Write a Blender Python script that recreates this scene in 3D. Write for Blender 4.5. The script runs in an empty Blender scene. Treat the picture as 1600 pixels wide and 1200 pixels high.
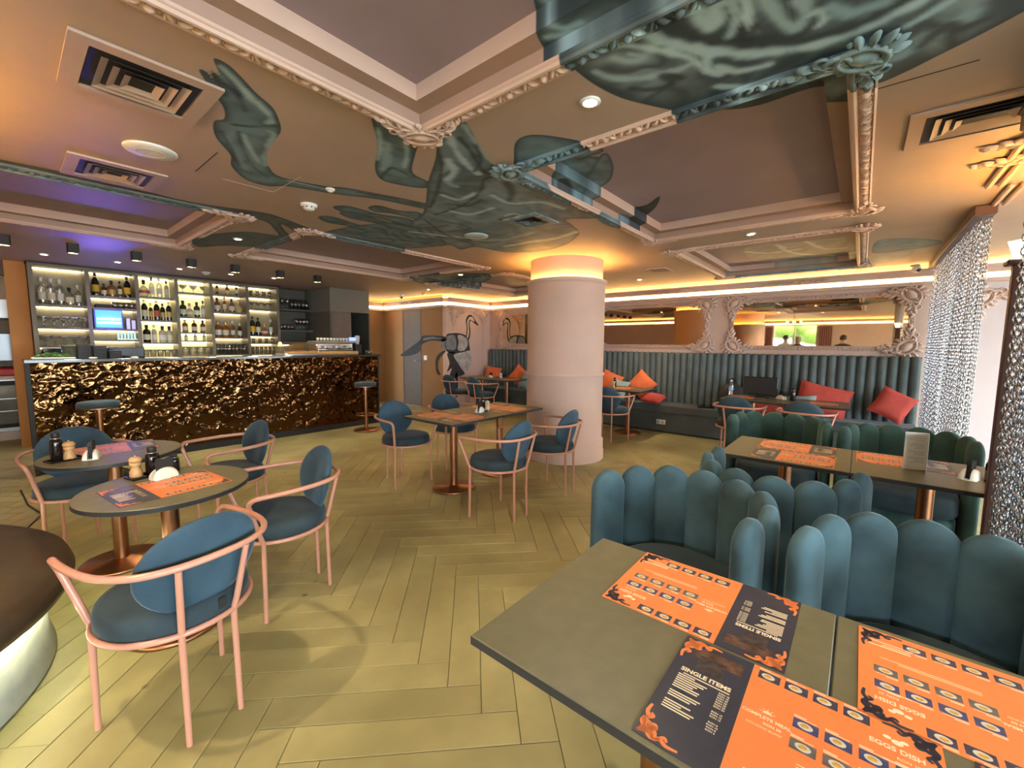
import bpy, bmesh, math, random
import numpy as np
from mathutils import Vector, Matrix
random.seed(7); RNG = np.random.default_rng(7)
sc = bpy.context.scene
col = sc.collection
PI = math.pi
H = 1.46            # eye height
CEIL = 2.5

# ------------------------------------------------------------------ camera
def look_matrix(yaw, pitch, roll, loc):
    y, p, r = map(math.radians, (yaw, pitch, roll))
    fw = Vector((math.cos(y)*math.cos(p), math.sin(y)*math.cos(p), math.sin(p)))
    rt = Vector((math.sin(y), -math.cos(y), 0)); up = rt.cross(fw)
    rt, up = rt*math.cos(r)+up*math.sin(r), up*math.cos(r)-rt*math.sin(r)
    m = Matrix((rt, up, -fw)).transposed().to_4x4(); m.translation = loc
    return m
cam_d = bpy.data.cameras.new('camera'); cam_d.sensor_width = 36; cam_d.sensor_fit = 'HORIZONTAL'
cam_d.lens = 657.3/1600*36; cam_d.clip_start = .03
cam = bpy.data.objects.new('camera', cam_d); col.objects.link(cam)
cam.matrix_world = look_matrix(39.6, -5.456, .46, (0, 0, H))
sc.camera = cam

# ------------------------------------------------------------------ world, daylight, exposure
vs = sc.view_settings
vs.view_transform = 'Standard'; vs.look = 'None'; vs.gamma = 1.0; vs.use_curve_mapping = False
vs.exposure = 1.25
sc.cycles.max_bounces = 7; sc.cycles.diffuse_bounces = 4; sc.cycles.glossy_bounces = 4
sc.cycles.transparent_max_bounces = 10; sc.cycles.sample_clamp_indirect = 6.0
sc.cycles.caustics_reflective = False; sc.cycles.caustics_refractive = False
world = bpy.data.worlds.new('World'); sc.world = world; world.use_nodes = True
bg = world.node_tree.nodes['Background']
bg.inputs[0].default_value = (.82, .93, 1.0, 1); bg.inputs[1].default_value = 12.0
def portal(name, loc, rot, sx, sy):
    d = bpy.data.lights.new(name, 'AREA'); d.shape = 'RECTANGLE'; d.size = sx; d.size_y = sy
    d.cycles.is_portal = True
    o = bpy.data.objects.new(name, d); col.objects.link(o); o.location = loc; o.rotation_euler = rot
    return o
# window openings: wall_right (Y=-4) and wall_rear (X=-4.5)
WIN_R = [(-3.6, -1.2, .25, 2.3), (-.4, 1.6, .25, 2.3), (2.4, 4.6, .25, 2.3), (5.3, 7.3, .05, 2.35)]
WIN_B = [(-3.2, -1.6, .4, 2.3), (1.3, 2.75, .4, 2.3), (4.2, 6.0, .4, 2.3)]
for x0, x1, z0, z1 in WIN_R:
    portal('daylight_portal', ((x0+x1)/2, -4.06, (z0+z1)/2), (PI/2, 0, 0), x1-x0, z1-z0)
for y0, y1, z0, z1 in WIN_B:
    portal('daylight_portal', (-4.56, (y0+y1)/2, (z0+z1)/2), (PI/2, 0, -PI/2), y1-y0, z1-z0)
WARM = (1.0, .80, .55); LED = (1.0, .62, .20); COOLW = (1.0, .93, .80)

# ------------------------------------------------------------------ mesh helpers
def frame_from(z):
    z = Vector(z).normalized(); a = Vector((0, 0, 1)) if abs(z.z) < .9 else Vector((1, 0, 0))
    x = a.cross(z).normalized(); return x, z.cross(x), z
class MB:
    def __init__(s): s.v = []; s.f = []; s.mi = []; s.sm = []; s.M = None
    def add(s, vs_, fs, mi=0, smooth=False):
        b = len(s.v)
        if s.M is not None: vs_ = [tuple(s.M @ Vector(p)) for p in vs_]
        s.v.extend(tuple(p) for p in vs_)
        for f in fs: s.f.append([i+b for i in f]); s.mi.append(mi); s.sm.append(smooth)
        return s
    def box(s, x0, x1, y0, y1, z0, z1, mi=0, bev=0):
        if bev <= 0:
            return s.add([(x0,y0,z0),(x1,y0,z0),(x1,y1,z0),(x0,y1,z0),(x0,y0,z1),(x1,y0,z1),(x1,y1,z1),(x0,y1,z1)],
                  [(0,3,2,1),(4,5,6,7),(0,1,5,4),(1,2,6,5),(2,3,7,6),(3,0,4,7)], mi)
        b = min(bev, (x1-x0)*.45, (y1-y0)*.45, (z1-z0)*.45)
        V = []; idx = {}
        for cx, X in ((0, x0), (1, x1)):
            for cy, Y in ((0, y0), (1, y1)):
                for cz, Z_ in ((0, z0), (1, z1)):
                    ix, iy, iz = X+b*(1-2*cx), Y+b*(1-2*cy), Z_+b*(1-2*cz)
                    for a, p in enumerate(((X, iy, iz), (ix, Y, iz), (ix, iy, Z_))):
                        idx[(cx, cy, cz, a)] = len(V); V.append(p)
        F = []
        for a in range(3):
            o = [i for i in range(3) if i != a]
            for c in (0, 1):
                q = []
                for (p, r) in ((0,0),(1,0),(1,1),(0,1)):
                    k = [0,0,0]; k[a] = c; k[o[0]] = p; k[o[1]] = r; q.append(idx[(k[0],k[1],k[2],a)])
                F.append(q if (c == 1) != (a == 1) else q[::-1])
        for a in range(3):          # edges along axis a
            o = [i for i in range(3) if i != a]
            for p in (0, 1):
                for r in (0, 1):
                    k0 = [0,0,0]; k0[o[0]] = p; k0[o[1]] = r; k1 = list(k0); k1[a] = 1
                    F.append([idx[(*k0, o[0])], idx[(*k1, o[0])], idx[(*k1, o[1])], idx[(*k0, o[1])]])
        for cx in (0,1):
            for cy in (0,1):
                for cz in (0,1): F.append([idx[(cx,cy,cz,a)] for a in range(3)])
        return s.add(V, F, mi)
    def tube(s, pts, r, n=8, closed=False, mi=0, caps=True):
        P = [Vector(p) for p in pts]; N = len(P)
        R = r if hasattr(r, '__len__') else [r]*N
        V = []; F = []
        T = []
        for i in range(N):
            if closed: t = P[(i+1) % N]-P[i-1]
            else: t = P[min(i+1, N-1)]-P[max(i-1, 0)]
            T.append(t.normalized() if t.length > 1e-9 else Vector((0, 0, 1)))
        x, y, _ = frame_from(T[0])
        for i in range(N):
            if i:
                x = x-T[i]*x.dot(T[i]); x = x.normalized() if x.length > 1e-6 else frame_from(T[i])[0]
                y = T[i].cross(x)
            for k in range(n):
                a = 2*PI*k/n; V.append(P[i]+(x*math.cos(a)+y*math.sin(a))*R[i])
        for i in range(N if closed else N-1):
            j = (i+1) % N
            for k in range(n):
                l = (k+1) % n; F.append((i*n+k, i*n+l, j*n+l, j*n+k))
        s.add(V, F, mi, True)
        if caps and not closed:
            s.add(V[:n], [tuple(range(n))[::-1]], mi); s.add(V[-n:], [tuple(range(n))], mi)
        return s
    def lathe(s, prof, n=24, c=(0, 0, 0), mi=0, smooth=True, M=None, a0=0, a1=2*PI, cap=True):
        V = []; F = []; full = abs(a1-a0-2*PI) < 1e-6; m = n if full else n+1
        for (r, z) in prof:
            for k in range(m):
                a = a0+(a1-a0)*k/n; V.append(Vector((r*math.cos(a), r*math.sin(a), z)))
        if M is not None: V = [M @ p for p in V]
        V = [p+Vector(c) for p in V]
        for i in range(len(prof)-1):
            for k in range(n):
                l = (k+1) % m if full else k+1
                F.append((i*m+k, i*m+l, (i+1)*m+l, (i+1)*m+k))
        s.add(V, F, mi, smooth)
        if cap and full and prof[0][0] > 1e-5: s.add(V[:m], [tuple(range(m))[::-1]], mi)
        if cap and full and prof[-1][0] > 1e-5: s.add(V[-m:], [tuple(range(m))], mi)
        return s
    def ell(s, c, r, n=10, m=6, M=None, mi=0, half=False):
        V = []; F = []; c = Vector(c)
        lo = 0 if half else -PI/2
        for i in range(m+1):
            t = lo+(PI/2-lo)*i/m
            for k in range(n):
                a = 2*PI*k/n; p = Vector((r[0]*math.cos(t)*math.cos(a), r[1]*math.cos(t)*math.sin(a), r[2]*math.sin(t)))
                V.append((M @ p if M is not None else p)+c)
        for i in range(m):
            for k in range(n):
                l = (k+1) % n; F.append((i*n+k, i*n+l, (i+1)*n+l, (i+1)*n+k))
        return s.add(V, F, mi, True)
    def prism(s, poly, z0, z1, mi=0, M=None, smooth=False):
        n = len(poly); V = [Vector((x, y, z0)) for x, y in poly]+[Vector((x, y, z1)) for x, y in poly]
        if M is not None: V = [M @ p for p in V]
        F = [tuple(range(n))[::-1], tuple(range(n, 2*n))]
        s.add(V, F, mi)
        return s.add(V, [(i, (i+1) % n, n+(i+1) % n, n+i) for i in range(n)], mi, smooth)
    def grid(s, fn, nu, nv, mi=0, smooth=True, cu=False, cv=False):
        V = []; F = []
        mu, mv = (nu if cu else nu+1), (nv if cv else nv+1)
        for i in range(mu):
            for j in range(mv): V.append(fn(i/nu, j/nv))
        for i in range(nu):
            for j in range(nv):
                a, b = (i+1) % mu, (j+1) % mv
                F.append((i*mv+j, a*mv+j, a*mv+b, i*mv+b))
        return s.add(V, F, mi, smooth)
    def mesh(s, name, mats):
        me = bpy.data.meshes.new(name); me.from_pydata(s.v, [], s.f); me.validate()
        for m in (mats if isinstance(mats, (list, tuple)) else [mats]): me.materials.append(m)
        if len(me.polygons) == len(s.f):
            me.polygons.foreach_set('material_index', s.mi); me.polygons.foreach_set('use_smooth', s.sm)
        me.update()
        return me
    def build(s, name, mats, parent=None, loc=None, rz=None):
        return link(name, s.mesh(name, mats), parent, loc, rz)
def link(name, me, parent=None, loc=None, rz=None):
    o = bpy.data.objects.new(name, me); col.objects.link(o)
    if parent is not None: o.parent = parent
    if loc is not None: o.location = loc
    if rz is not None: o.rotation_euler = (0, 0, rz)
    return o
def tag(o, label=None, cat=None, group=None, kind=None):
    if label: o['label'] = label
    if cat: o['category'] = cat
    if group: o['group'] = group
    if kind: o['kind'] = kind
    return o
def thing(name, label, cat, loc=(0, 0, 0), rz=0, group=None):
    o = bpy.data.objects.new(name, None); col.objects.link(o); o.empty_display_size = .05
    o.location = loc; o.rotation_euler = (0, 0, rz)
    return tag(o, label, cat, group)
KIDS = {}
def copy_tree(o, parent=None):
    c = o.copy(); col.objects.link(c); c.parent = parent
    for ch in o.children: copy_tree(ch, c)
    return c
def dup(root, loc, rz, label, group=None):
    c = copy_tree(root); c.location = loc; c.rotation_euler = (0, 0, rz); c['label'] = label
    if group: c['group'] = group
    return c
def structure(o, label=None, cat=None):
    return tag(o, label, cat, kind='structure')

# ------------------------------------------------------------------ materials
def newmat(name):
    m = bpy.data.materials.new(name); m.use_nodes = True; nt = m.node_tree
    return m, nt, nt.nodes['Principled BSDF'], nt.links.new
def node(nt, t, **kw):
    n = nt.nodes.new(t)
    for k, v in kw.items(): setattr(n, k, v)
    return n
def mat(name, rgb, rough=.5, metal=0., var=.08, scale=8., bump=0., bscale=60., spec=.5, sheen=0., coat=0., rnd=0.):
    m, nt, p, L = newmat(name)
    p.inputs['Roughness'].default_value = rough; p.inputs['Metallic'].default_value = metal
    p.inputs['Specular IOR Level'].default_value = spec; p.inputs['Coat Weight'].default_value = coat
    if sheen:
        p.inputs['Sheen Weight'].default_value = sheen; p.inputs['Sheen Roughness'].default_value = .35
        p.inputs['Sheen Tint'].default_value = (min(1, rgb[0]*3+.25), min(1, rgb[1]*3+.25), min(1, rgb[2]*3+.3), 1)
    tc = node(nt, 'ShaderNodeTexCoord')
    nz = node(nt, 'ShaderNodeTexNoise'); nz.inputs['Scale'].default_value = scale; nz.inputs['Detail'].default_value = 4
    L(tc.outputs['Object'], nz.inputs['Vector'])
    rp = node(nt, 'ShaderNodeValToRGB')
    rp.color_ramp.elements[0].position = .3; rp.color_ramp.elements[1].position = .7
    rp.color_ramp.elements[0].color = (*[max(0, c*(1-var)) for c in rgb], 1); rp.color_ramp.elements[1].color = (*[min(1, c*(1+var)) for c in rgb], 1)
    L(nz.outputs['Fac'], rp.inputs['Fac']); out = rp.outputs['Color']
    if rnd:
        oi = node(nt, 'ShaderNodeObjectInfo'); hs = node(nt, 'ShaderNodeHueSaturation')
        mr = node(nt, 'ShaderNodeMapRange'); mr.inputs['To Min'].default_value = 1-rnd; mr.inputs['To Max'].default_value = 1+rnd
        L(oi.outputs['Random'], mr.inputs['Value']); L(mr.outputs['Result'], hs.inputs['Value']); L(out, hs.inputs['Color']); out = hs.outputs['Color']
    L(out, p.inputs['Base Color'])
    if bump:
        b = node(nt, 'ShaderNodeBump'); n2 = node(nt, 'ShaderNodeTexNoise'); n2.inputs['Scale'].default_value = bscale; n2.inputs['Detail'].default_value = 3
        L(tc.outputs['Object'], n2.inputs['Vector']); L(n2.outputs['Fac'], b.inputs['Height'])
        b.inputs['Strength'].default_value = bump; b.inputs['Distance'].default_value = .01; L(b.outputs['Normal'], p.inputs['Normal'])
    return m
def emis(name, rgb, st):
    m, nt, p, L = newmat(name)
    p.inputs['Base Color'].default_value = (*rgb, 1); p.inputs['Emission Color'].default_value = (*rgb, 1); p.inputs['Emission Strength'].default_value = st
    return m
def glassy(name, rgb=(1, 1, 1), trans=.75, rough=.05):
    m, nt, p, L = newmat(name)
    t = node(nt, 'ShaderNodeBsdfTransparent'); t.inputs[0].default_value = (*rgb, 1)
    g = node(nt, 'ShaderNodeBsdfGlossy'); g.inputs['Roughness'].default_value = rough; g.inputs[0].default_value = (.95, .95, .95, 1)
    lw = node(nt, 'ShaderNodeLayerWeight'); lw.inputs[0].default_value = .35
    mr = node(nt, 'ShaderNodeMapRange'); mr.inputs['To Min'].default_value = (1-trans)*.35; mr.inputs['To Max'].default_value = min(1, (1-trans)*2.2)
    mx = node(nt, 'ShaderNodeMixShader'); L(lw.outputs['Facing'], mr.inputs['Value']); L(mr.outputs['Result'], mx.inputs['Fac'])
    L(t.outputs[0], mx.inputs[1]); L(g.outputs[0], mx.inputs[2]); L(mx.outputs[0], nt.nodes['Material Output'].inputs['Surface'])
    return m
PINK = (.60, .42, .34)
M = {}
M['pink'] = mat('dusty_pink_paint', PINK, .6, var=.04, scale=3)
M['wallpink'] = mat('pink_wall_plaster', (.62, .44, .36), .7, var=.05, scale=2.5, bump=.08, bscale=90)
M['lilac'] = mat('pale_lilac_plaster', (.66, .55, .55), .75, var=.03, scale=2)
M['brownwall'] = mat('ochre_brown_plaster', (.33, .16, .05), .7, var=.08, scale=2.5)
M['orange_post'] = mat('orange_plaster', (.55, .27, .09), .65, var=.06, scale=4)
M['ceilplain'] = mat('brown_pink_ceiling_paint', (.47, .345, .275), .6, var=.04, scale=3)
M['purple'] = mat('muted_purple_paint', (.27, .165, .175), .65, var=.05, scale=3)
M['slate'] = mat('black_laminate_reflection_tint', (.135, .128, .072), .42, var=.10, scale=20, bump=.05, bscale=300)  # black laminate; olive tone is the warm ceiling's reflection put into the colour
M['edge'] = mat('black_edge', (.018, .018, .02), .5)
M['copper'] = mat('brushed_copper', (.36, .17, .085), .32, 1., var=.15, scale=5)
M['rose'] = mat('rose_painted_steel', (.52, .245, .165), .35, 0., var=.04, scale=6, coat=.25)
def velvet(name, rgb, sheen=.5, var=.35, sc_=5.):
    m = mat(name, rgb, .85, var=var, scale=sc_, bump=.10, bscale=350, spec=.2, sheen=sheen); nt = m.node_tree     # brushed nap differs piece by piece
    nz = next(n for n in nt.nodes if n.type == 'TEX_NOISE' and abs(n.inputs['Scale'].default_value-sc_) < 1e-4); nz.noise_dimensions = '4D'
    oi = node(nt, 'ShaderNodeObjectInfo'); ma = node(nt, 'ShaderNodeMath', operation='MULTIPLY'); ma.inputs[1].default_value = 23.; nt.links.new(oi.outputs['Random'], ma.inputs[0]); nt.links.new(ma.outputs[0], nz.inputs['W'])
    return m
M['velvet'] = velvet('dark_teal_velvet', (.045, .075, .092), .45)
M['velvetseat'] = velvet('charcoal_teal_velvet', (.030, .047, .056), .35)
M['velvetback'] = velvet('petrol_blue_velvet', (.038, .074, .104), .5)
M['tub'] = velvet('petrol_green_velvet', (.046, .086, .102), .6, .55, 4.5)
M['tubdark'] = velvet('bottle_green_velvet', (.035, .075, .065), .45, .4, 6.)
M['banq'] = velvet('grey_teal_velvet', (.125, .152, .152), .45, .2, 4.)
M['banqbase'] = velvet('grey_teal_flat_velvet', (.085, .10, .10), .3, .15, 4.)
M['boothtop'] = mat('dark_brown_leather', (.050, .034, .020), .42, var=.25, scale=6, bump=.1, bscale=40)
M['plinth'] = mat('grey_concrete', (.42, .45, .40), .7, var=.15, scale=9, bump=.15, bscale=30)
M['orange'] = velvet('orange_cushion_fabric', (.80, .19, .07), .3, .12, 10)
M['red'] = velvet('coral_red_cushion_fabric', (.55, .085, .065), .3, .12, 10)
M['mint'] = velvet('pale_mint_cushion_fabric', (.30, .40, .38), .3, .1, 10)
M['black'] = mat('matt_black', (.012, .012, .012), .55, var=.1)
M['gloss'] = mat('gloss_black', (.008, .008, .009), .12, var=.1)
M['white'] = mat('white_plastic', (.78, .77, .72), .4, var=.03)
M['porcelain'] = mat('cream_porcelain', (.80, .74, .60), .22, var=.04)
M['beech'] = mat('beech_wood', (.55, .31, .12), .4, var=.18, scale=30)
M['chrome'] = mat('chrome', (.75, .75, .76), .12, 1., var=.02)
M['steel'] = mat('brushed_steel', (.42, .42, .42), .3, 1., var=.05)
M['chain'] = mat('aluminium_chain', (.50, .52, .56), .24, 1., var=.06)
M['darkwood'] = mat('dark_red_wood', (.10, .045, .035), .5, var=.2, scale=10)
M['grey'] = mat('dark_grey_laminate', (.085, .078, .062), .5, var=.06)
M['greylight'] = mat('grey_laminate', (.15, .145, .125), .5, var=.05)
M['shelf'] = mat('grey_brown_shelf_board', (.16, .14, .10), .45, var=.1)
M['glass'] = glassy('clear_glass', (.93, .94, .92), .5)
M['pane'] = glassy('window_pane', (.98, .99, 1.), .93)
M['orangeprint'] = mat('orange_print_paper', (.86, .235, .065), .42, var=.04, scale=20)
M['salmonprint'] = mat('salmon_print_paper', (.85, .33, .17), .42, var=.04, scale=20)
M['navyprint'] = mat('navy_print_paper', (.028, .032, .055), .38, var=.15, scale=20)
M['cream'] = mat('cream_print', (.86, .74, .50), .5, var=.02)
M['paper'] = mat('white_paper', (.74, .75, .70), .7, var=.03)
M['greyprint'] = mat('grey_print', (.40, .41, .40), .7)
M['photo'] = mat('food_photo_print', (.045, .042, .075), .4, var=.35, scale=60)
M['plate'] = mat('plate_print', (.62, .60, .52), .4, var=.1, scale=80)
M['food'] = mat('food_print', (.62, .36, .06), .4, var=.35, scale=150)
M['mirror'] = mat('bronze_mirror', (.66, .52, .36), .02, 1., var=.0)
M['led'] = emis('led_strip_diffuser', (1.0, .64, .22), 9.)
M['ledc'] = emis('amber_led_ring', (1.0, .58, .14), 30.)
M['ledx'] = emis('strong_amber_led_ring', (1.0, .55, .10), 110.)
M['ledw'] = emis('warm_white_led', (1.0, .80, .48), 6.5)
M['lamp'] = emis('lamp_lens', (1.0, .90, .62), 30.)
M['leaf'] = mat('leaf_green', (.10, .22, .035), .5, var=.5, scale=20)
MURAL=[('P', 'c', 'bone', [(0.554, 2.037), (0.576, 2.027), (0.616, 2.08), (0.581, 1.998), (0.557, 1.968), (0.623, 2.02), (0.569, 1.914), (0.613, 1.911), (0.668, 1.951), (0.752, 2.029), (0.838, 2.091), (0.896, 2.171), (0.954, 2.289), (0.977, 2.441), (1.01, 2.614), (1.086, 2.791), (1.204, 2.906), (1.457, 2.832), (1.589, 2.74), (2.143, 2.571), (2.213, 2.679), (1.837, 2.777), (1.563, 2.932), (1.296, 3.036), (1.215, 3.138), (1.079, 3.131), (0.946, 2.966), (0.888, 2.793), (0.769, 2.614), (0.714, 2.443), (0.737, 2.378), (0.703, 2.267), (0.626, 2.15)]),
('P', 'c', 'bone', [(1.153, 1.806), (1.227, 1.804), (1.306, 1.8), (1.43, 1.745), (1.469, 1.86), (1.549, 2.003), (1.68, 2.194), (1.829, 2.237), (1.886, 2.347), (1.731, 2.431), (1.615, 2.438), (1.492, 2.309), (1.331, 2.032)]),
('P', 'c', 'bone2', [(1.513, 1.77), (1.429, 1.647), (1.416, 1.523), (1.481, 1.515), (1.664, 1.616), (1.942, 1.743), (2.04, 1.711), (2.267, 1.701), (2.532, 1.704), (2.853, 1.716), (3.097, 1.657), (3.203, 1.77), (3.087, 1.977), (3.268, 2.025), (3.565, 2.137), (3.87, 2.512), (3.931, 2.892), (3.736, 3.201), (3.351, 3.283), (3.332, 3.512), (3.1, 3.463), (2.942, 3.916), (2.374, 3.997), (2.034, 4.108), (2.097, 3.525), (2.295, 3.05), (2.203, 2.744), (1.858, 2.272), (1.648, 1.945)]),
('P', 'c', 'bone', [(1.802, 3.308), (1.888, 3.202), (2.197, 3.225), (2.492, 3.159), (2.636, 3.367), (2.186, 3.344), (1.944, 3.389)]),
('P', 'c', 'bone', [(1.754, 3.564), (1.82, 3.456), (2.081, 3.501), (2.319, 3.451), (2.453, 3.681), (2.081, 3.628), (1.881, 3.661)]),
('P', 'c', 'bone', [(1.698, 3.21), (1.768, 3.098), (2.027, 3.09), (2.266, 3.0), (2.388, 3.183), (2.022, 3.205), (1.821, 3.274)]),
('P', 'c', 'bone', [(1.875, 3.008), (1.901, 2.9), (2.071, 2.884), (2.205, 2.796), (2.319, 2.957), (2.092, 2.991), (1.973, 3.064)]),
('P', 'c', 'bone', [(2.252, 3.789), (2.315, 3.597), (2.632, 3.517), (2.896, 3.324), (3.094, 3.566), (2.656, 3.695), (2.424, 3.857)]),
('P', 'c', 'bone3', [(-0.025, 3.887), (0.066, 3.917), (0.292, 3.895), (0.575, 3.891), (0.984, 3.949), (1.392, 3.804), (1.571, 3.826), (1.989, 4.014), (2.279, 3.952), (2.803, 3.897), (2.935, 4.082), (2.483, 4.312), (2.158, 4.362), (1.919, 4.257), (1.652, 4.03), (1.789, 4.272), (1.982, 4.546), (1.956, 4.712), (1.706, 4.305), (1.475, 4.038), (1.047, 4.217), (0.686, 4.235), (0.326, 4.28), (0.065, 4.195), (-0.033, 4.197)]),
('P', 'c', 'bone3', [(1.301, 5.297), (1.374, 4.958), (1.535, 4.599), (1.725, 4.506), (1.97, 4.518), (2.01, 4.926), (1.86, 5.219), (1.619, 5.433), (1.462, 5.736)]),
('P', 'c', 'bone', [(2.059, 1.686), (1.865, 1.542), (1.769, 1.451), (1.749, 1.368), (1.8, 1.294), (1.945, 1.197), (2.004, 1.179), (2.078, 1.178), (2.079, 1.403), (2.117, 1.614)]),
('P', 'p', 'bone', [(2.354, 1.628), (2.241, 1.444), (2.226, 1.318), (2.39, 1.272), (2.398, 1.449), (2.427, 1.352), (2.594, 1.327), (2.808, 1.458), (2.876, 1.676), (2.801, 1.77), (2.589, 1.734)]),
('P', 'p', 'bone2', [(2.846, 1.714), (2.419, 1.304), (2.601, 1.317), (2.846, 1.467), (2.929, 1.652), (2.967, 1.786)]),
('P', 'p', 'dark', [(2.649, 1.795), (2.443, 1.648), (2.473, 1.576), (2.709, 1.68), (2.809, 1.804)]),
('P', 'c', 'sky', [(2.032, 1.72), (2.072, 1.58), (2.377, 1.652), (2.67, 1.676), (2.791, 1.795), (2.508, 1.796), (2.259, 1.8)]),
('P', 'c', 'sky', [(3.096, 1.712), (3.093, 1.61), (3.417, 1.645), (3.573, 1.767), (3.352, 1.79)]),
('P', 'p', 'sky', [(3.53, 1.823), (3.363, 1.634), (3.565, 1.599), (3.826, 1.7), (3.845, 1.882)]),
('P', 'p', 'dark', [(3.515, 1.606), (3.501, 1.459), (3.356, 1.293), (3.612, 1.426), (3.796, 1.608), (3.781, 1.724)]),
('P', 'c', 'head', [(1.0, 0.728), (1.306, 0.89), (1.379, 0.916), (1.427, 0.913), (1.576, 0.901), (1.742, 0.856), (1.888, 0.775), (1.99, 0.713), (2.057, 0.715), (2.17, 0.557), (2.167, 0.428), (2.187, 0.225), (2.254, 0.073), (2.289, 0.016), (2.256, -0.067), (2.216, -0.132), (2.156, -0.233), (2.095, -0.318), (2.006, -0.417), (1.49, -0.106), (1.12, 0.225), (1.036, 0.475)]),
('P', 'p', 'head', [(0.964, 0.811), (1.14, 0.883), (1.233, 0.937), (1.328, 0.974), (1.468, 0.976), (1.539, 0.79), (1.563, 0.48), (1.293, 0.407)]),
('P', 'p', 'head', [(2.248, 0.852), (2.262, 0.7), (2.373, 0.58), (2.419, 0.45), (2.409, 0.247), (2.495, 0.08), (2.248, 0.08), (2.063, 0.37)]),
('S', 'c', (0.1, (0.03, 0.045, 0.05)), [(1.429, 0.571), (1.503, 0.56), (1.594, 0.504), (1.697, 0.407), (1.78, 0.285), (1.831, 0.164), (1.839, 0.065), (1.812, -0.039), (1.76, -0.114)]),
('S', 'c', (0.045, (0.3, 0.38, 0.39)), [(1.414, 0.634), (1.532, 0.592), (1.662, 0.502), (1.776, 0.382), (1.845, 0.255), (1.881, 0.131), (1.879, 0.033), (1.837, -0.069)]),
('S', 'c', (0.03, (0.34, 0.41, 0.41)), [(1.424, 0.672), (1.448, 0.706), (1.501, 0.67), (1.576, 0.608), (1.675, 0.55), (1.788, 0.525)]),
('S', 'c', (0.03, (0.3, 0.37, 0.38)), [(1.712, 0.504), (1.777, 0.515), (1.844, 0.493), (1.779, 0.489), (1.857, 0.44), (1.89, 0.339)]),
('S', 'c', (0.025, (0.25, 0.32, 0.33)), [(1.493, 0.764), (1.549, 0.728), (1.559, 0.683), (1.51, 0.71)]),
('S', 'c', (0.03, (0.24, 0.31, 0.32)), [(1.52, 0.857), (1.602, 0.817), (1.665, 0.739), (1.704, 0.629), (1.704, 0.558)]),
('S', 'c', (0.03, (0.03, 0.045, 0.05)), [(1.704, 0.797), (1.77, 0.729), (1.776, 0.654), (1.704, 0.666), (1.767, 0.613)]),
('S', 'c', (0.03, (0.28, 0.35, 0.36)), [(1.91, 0.521), (1.974, 0.441), (1.993, 0.333), (2.024, 0.233), (2.036, 0.136)]),
('S', 'c', (0.02, (0.2, 0.28, 0.3)), [(2.031, 0.476), (2.075, 0.322), (2.098, 0.178)]),
('S', 'c', (0.04, (0.3, 0.37, 0.38)), [(1.439, 0.46), (1.5, 0.466), (1.553, 0.453), (1.538, 0.42), (1.481, 0.425), (1.475, 0.396)]),
('S', 'c', (0.03, (0.26, 0.33, 0.34)), [(1.449, 0.372), (1.57, 0.38), (1.634, 0.413)]),
('S', 'c', (0.03, (0.34, 0.4, 0.4)), [(1.505, 0.341), (1.593, 0.352), (1.671, 0.353)]),
('S', 'c', (0.03, (0.02, 0.03, 0.035)), [(1.628, 0.373), (1.671, 0.366), (1.636, 0.341), (1.693, 0.363)]),
('S', 'c', (0.035, (0.22, 0.28, 0.29)), [(1.477, 0.302), (1.616, 0.281), (1.734, 0.243), (1.679, 0.204), (1.608, 0.214)]),
('S', 'c', (0.02, (0.32, 0.38, 0.38)), [(1.701, 0.197), (1.689, 0.172), (1.746, 0.162), (1.773, 0.181)]),
('S', 'c', (0.05, (0.18, 0.25, 0.27)), [(1.698, 0.141), (1.767, 0.096), (1.78, 0.02)]),
('S', 'c', (0.05, (0.17, 0.25, 0.27)), [(2.13, -0.025), (2.07, -0.103), (2.004, -0.197)]),
('S', 'c', (0.04, (0.035, 0.05, 0.055)), [(2.098, -0.089), (2.029, -0.144), (2.075, -0.178), (2.067, -0.233)]),
('S', 'c', (0.03, (0.26, 0.34, 0.36)), [(1.951, -0.048), (1.906, -0.117), (1.866, -0.178)]),
('S', 'p', (0.03, (0.2, 0.27, 0.29)), [(1.251, 0.907), (1.315, 0.872), (1.337, 0.809)]),
('S', 'p', (0.03, (0.2, 0.27, 0.29)), [(1.316, 0.94), (1.349, 0.867), (1.38, 0.783), (1.403, 0.711)]),
('S', 'p', (0.03, (0.2, 0.27, 0.29)), [(1.386, 0.917), (1.423, 0.832), (1.432, 0.737)]),
('S', 'c', (0.02, (0.3, 0.38, 0.4)), [(1.222, 0.81), (1.268, 0.72), (1.286, 0.641)]),
('S', 'c', (0.03, (0.14, 0.2, 0.21)), [(0.808, 2.575), (0.905, 2.746), (1.019, 2.949)]),
('S', 'c', (0.025, (0.22, 0.29, 0.3)), [(0.788, 2.097), (0.877, 2.195), (0.891, 2.269)]),
('S', 'c', (0.03, (0.2, 0.28, 0.29)), [(0.916, 2.336), (0.951, 2.365), (1.005, 2.62), (1.066, 2.786)]),
('S', 'c', (0.02, (0.02, 0.035, 0.04)), [(0.784, 2.403), (0.849, 2.35), (0.917, 2.247)]),
('S', 'c', (0.02, (0.2, 0.27, 0.28)), [(0.602, 1.983), (0.693, 2.067), (0.77, 2.119)]),
('S', 'c', (0.015, (0.02, 0.035, 0.04)), [(0.645, 2.058), (0.713, 2.114), (0.781, 2.227)]),
('S', 'c', (0.05, (0.18, 0.24, 0.26)), [(1.365, 1.989), (1.45, 2.127), (1.537, 2.297)]),
('S', 'c', (0.02, (0.02, 0.03, 0.035)), [(1.606, 2.416), (1.555, 2.231), (1.699, 2.25)]),
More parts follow.
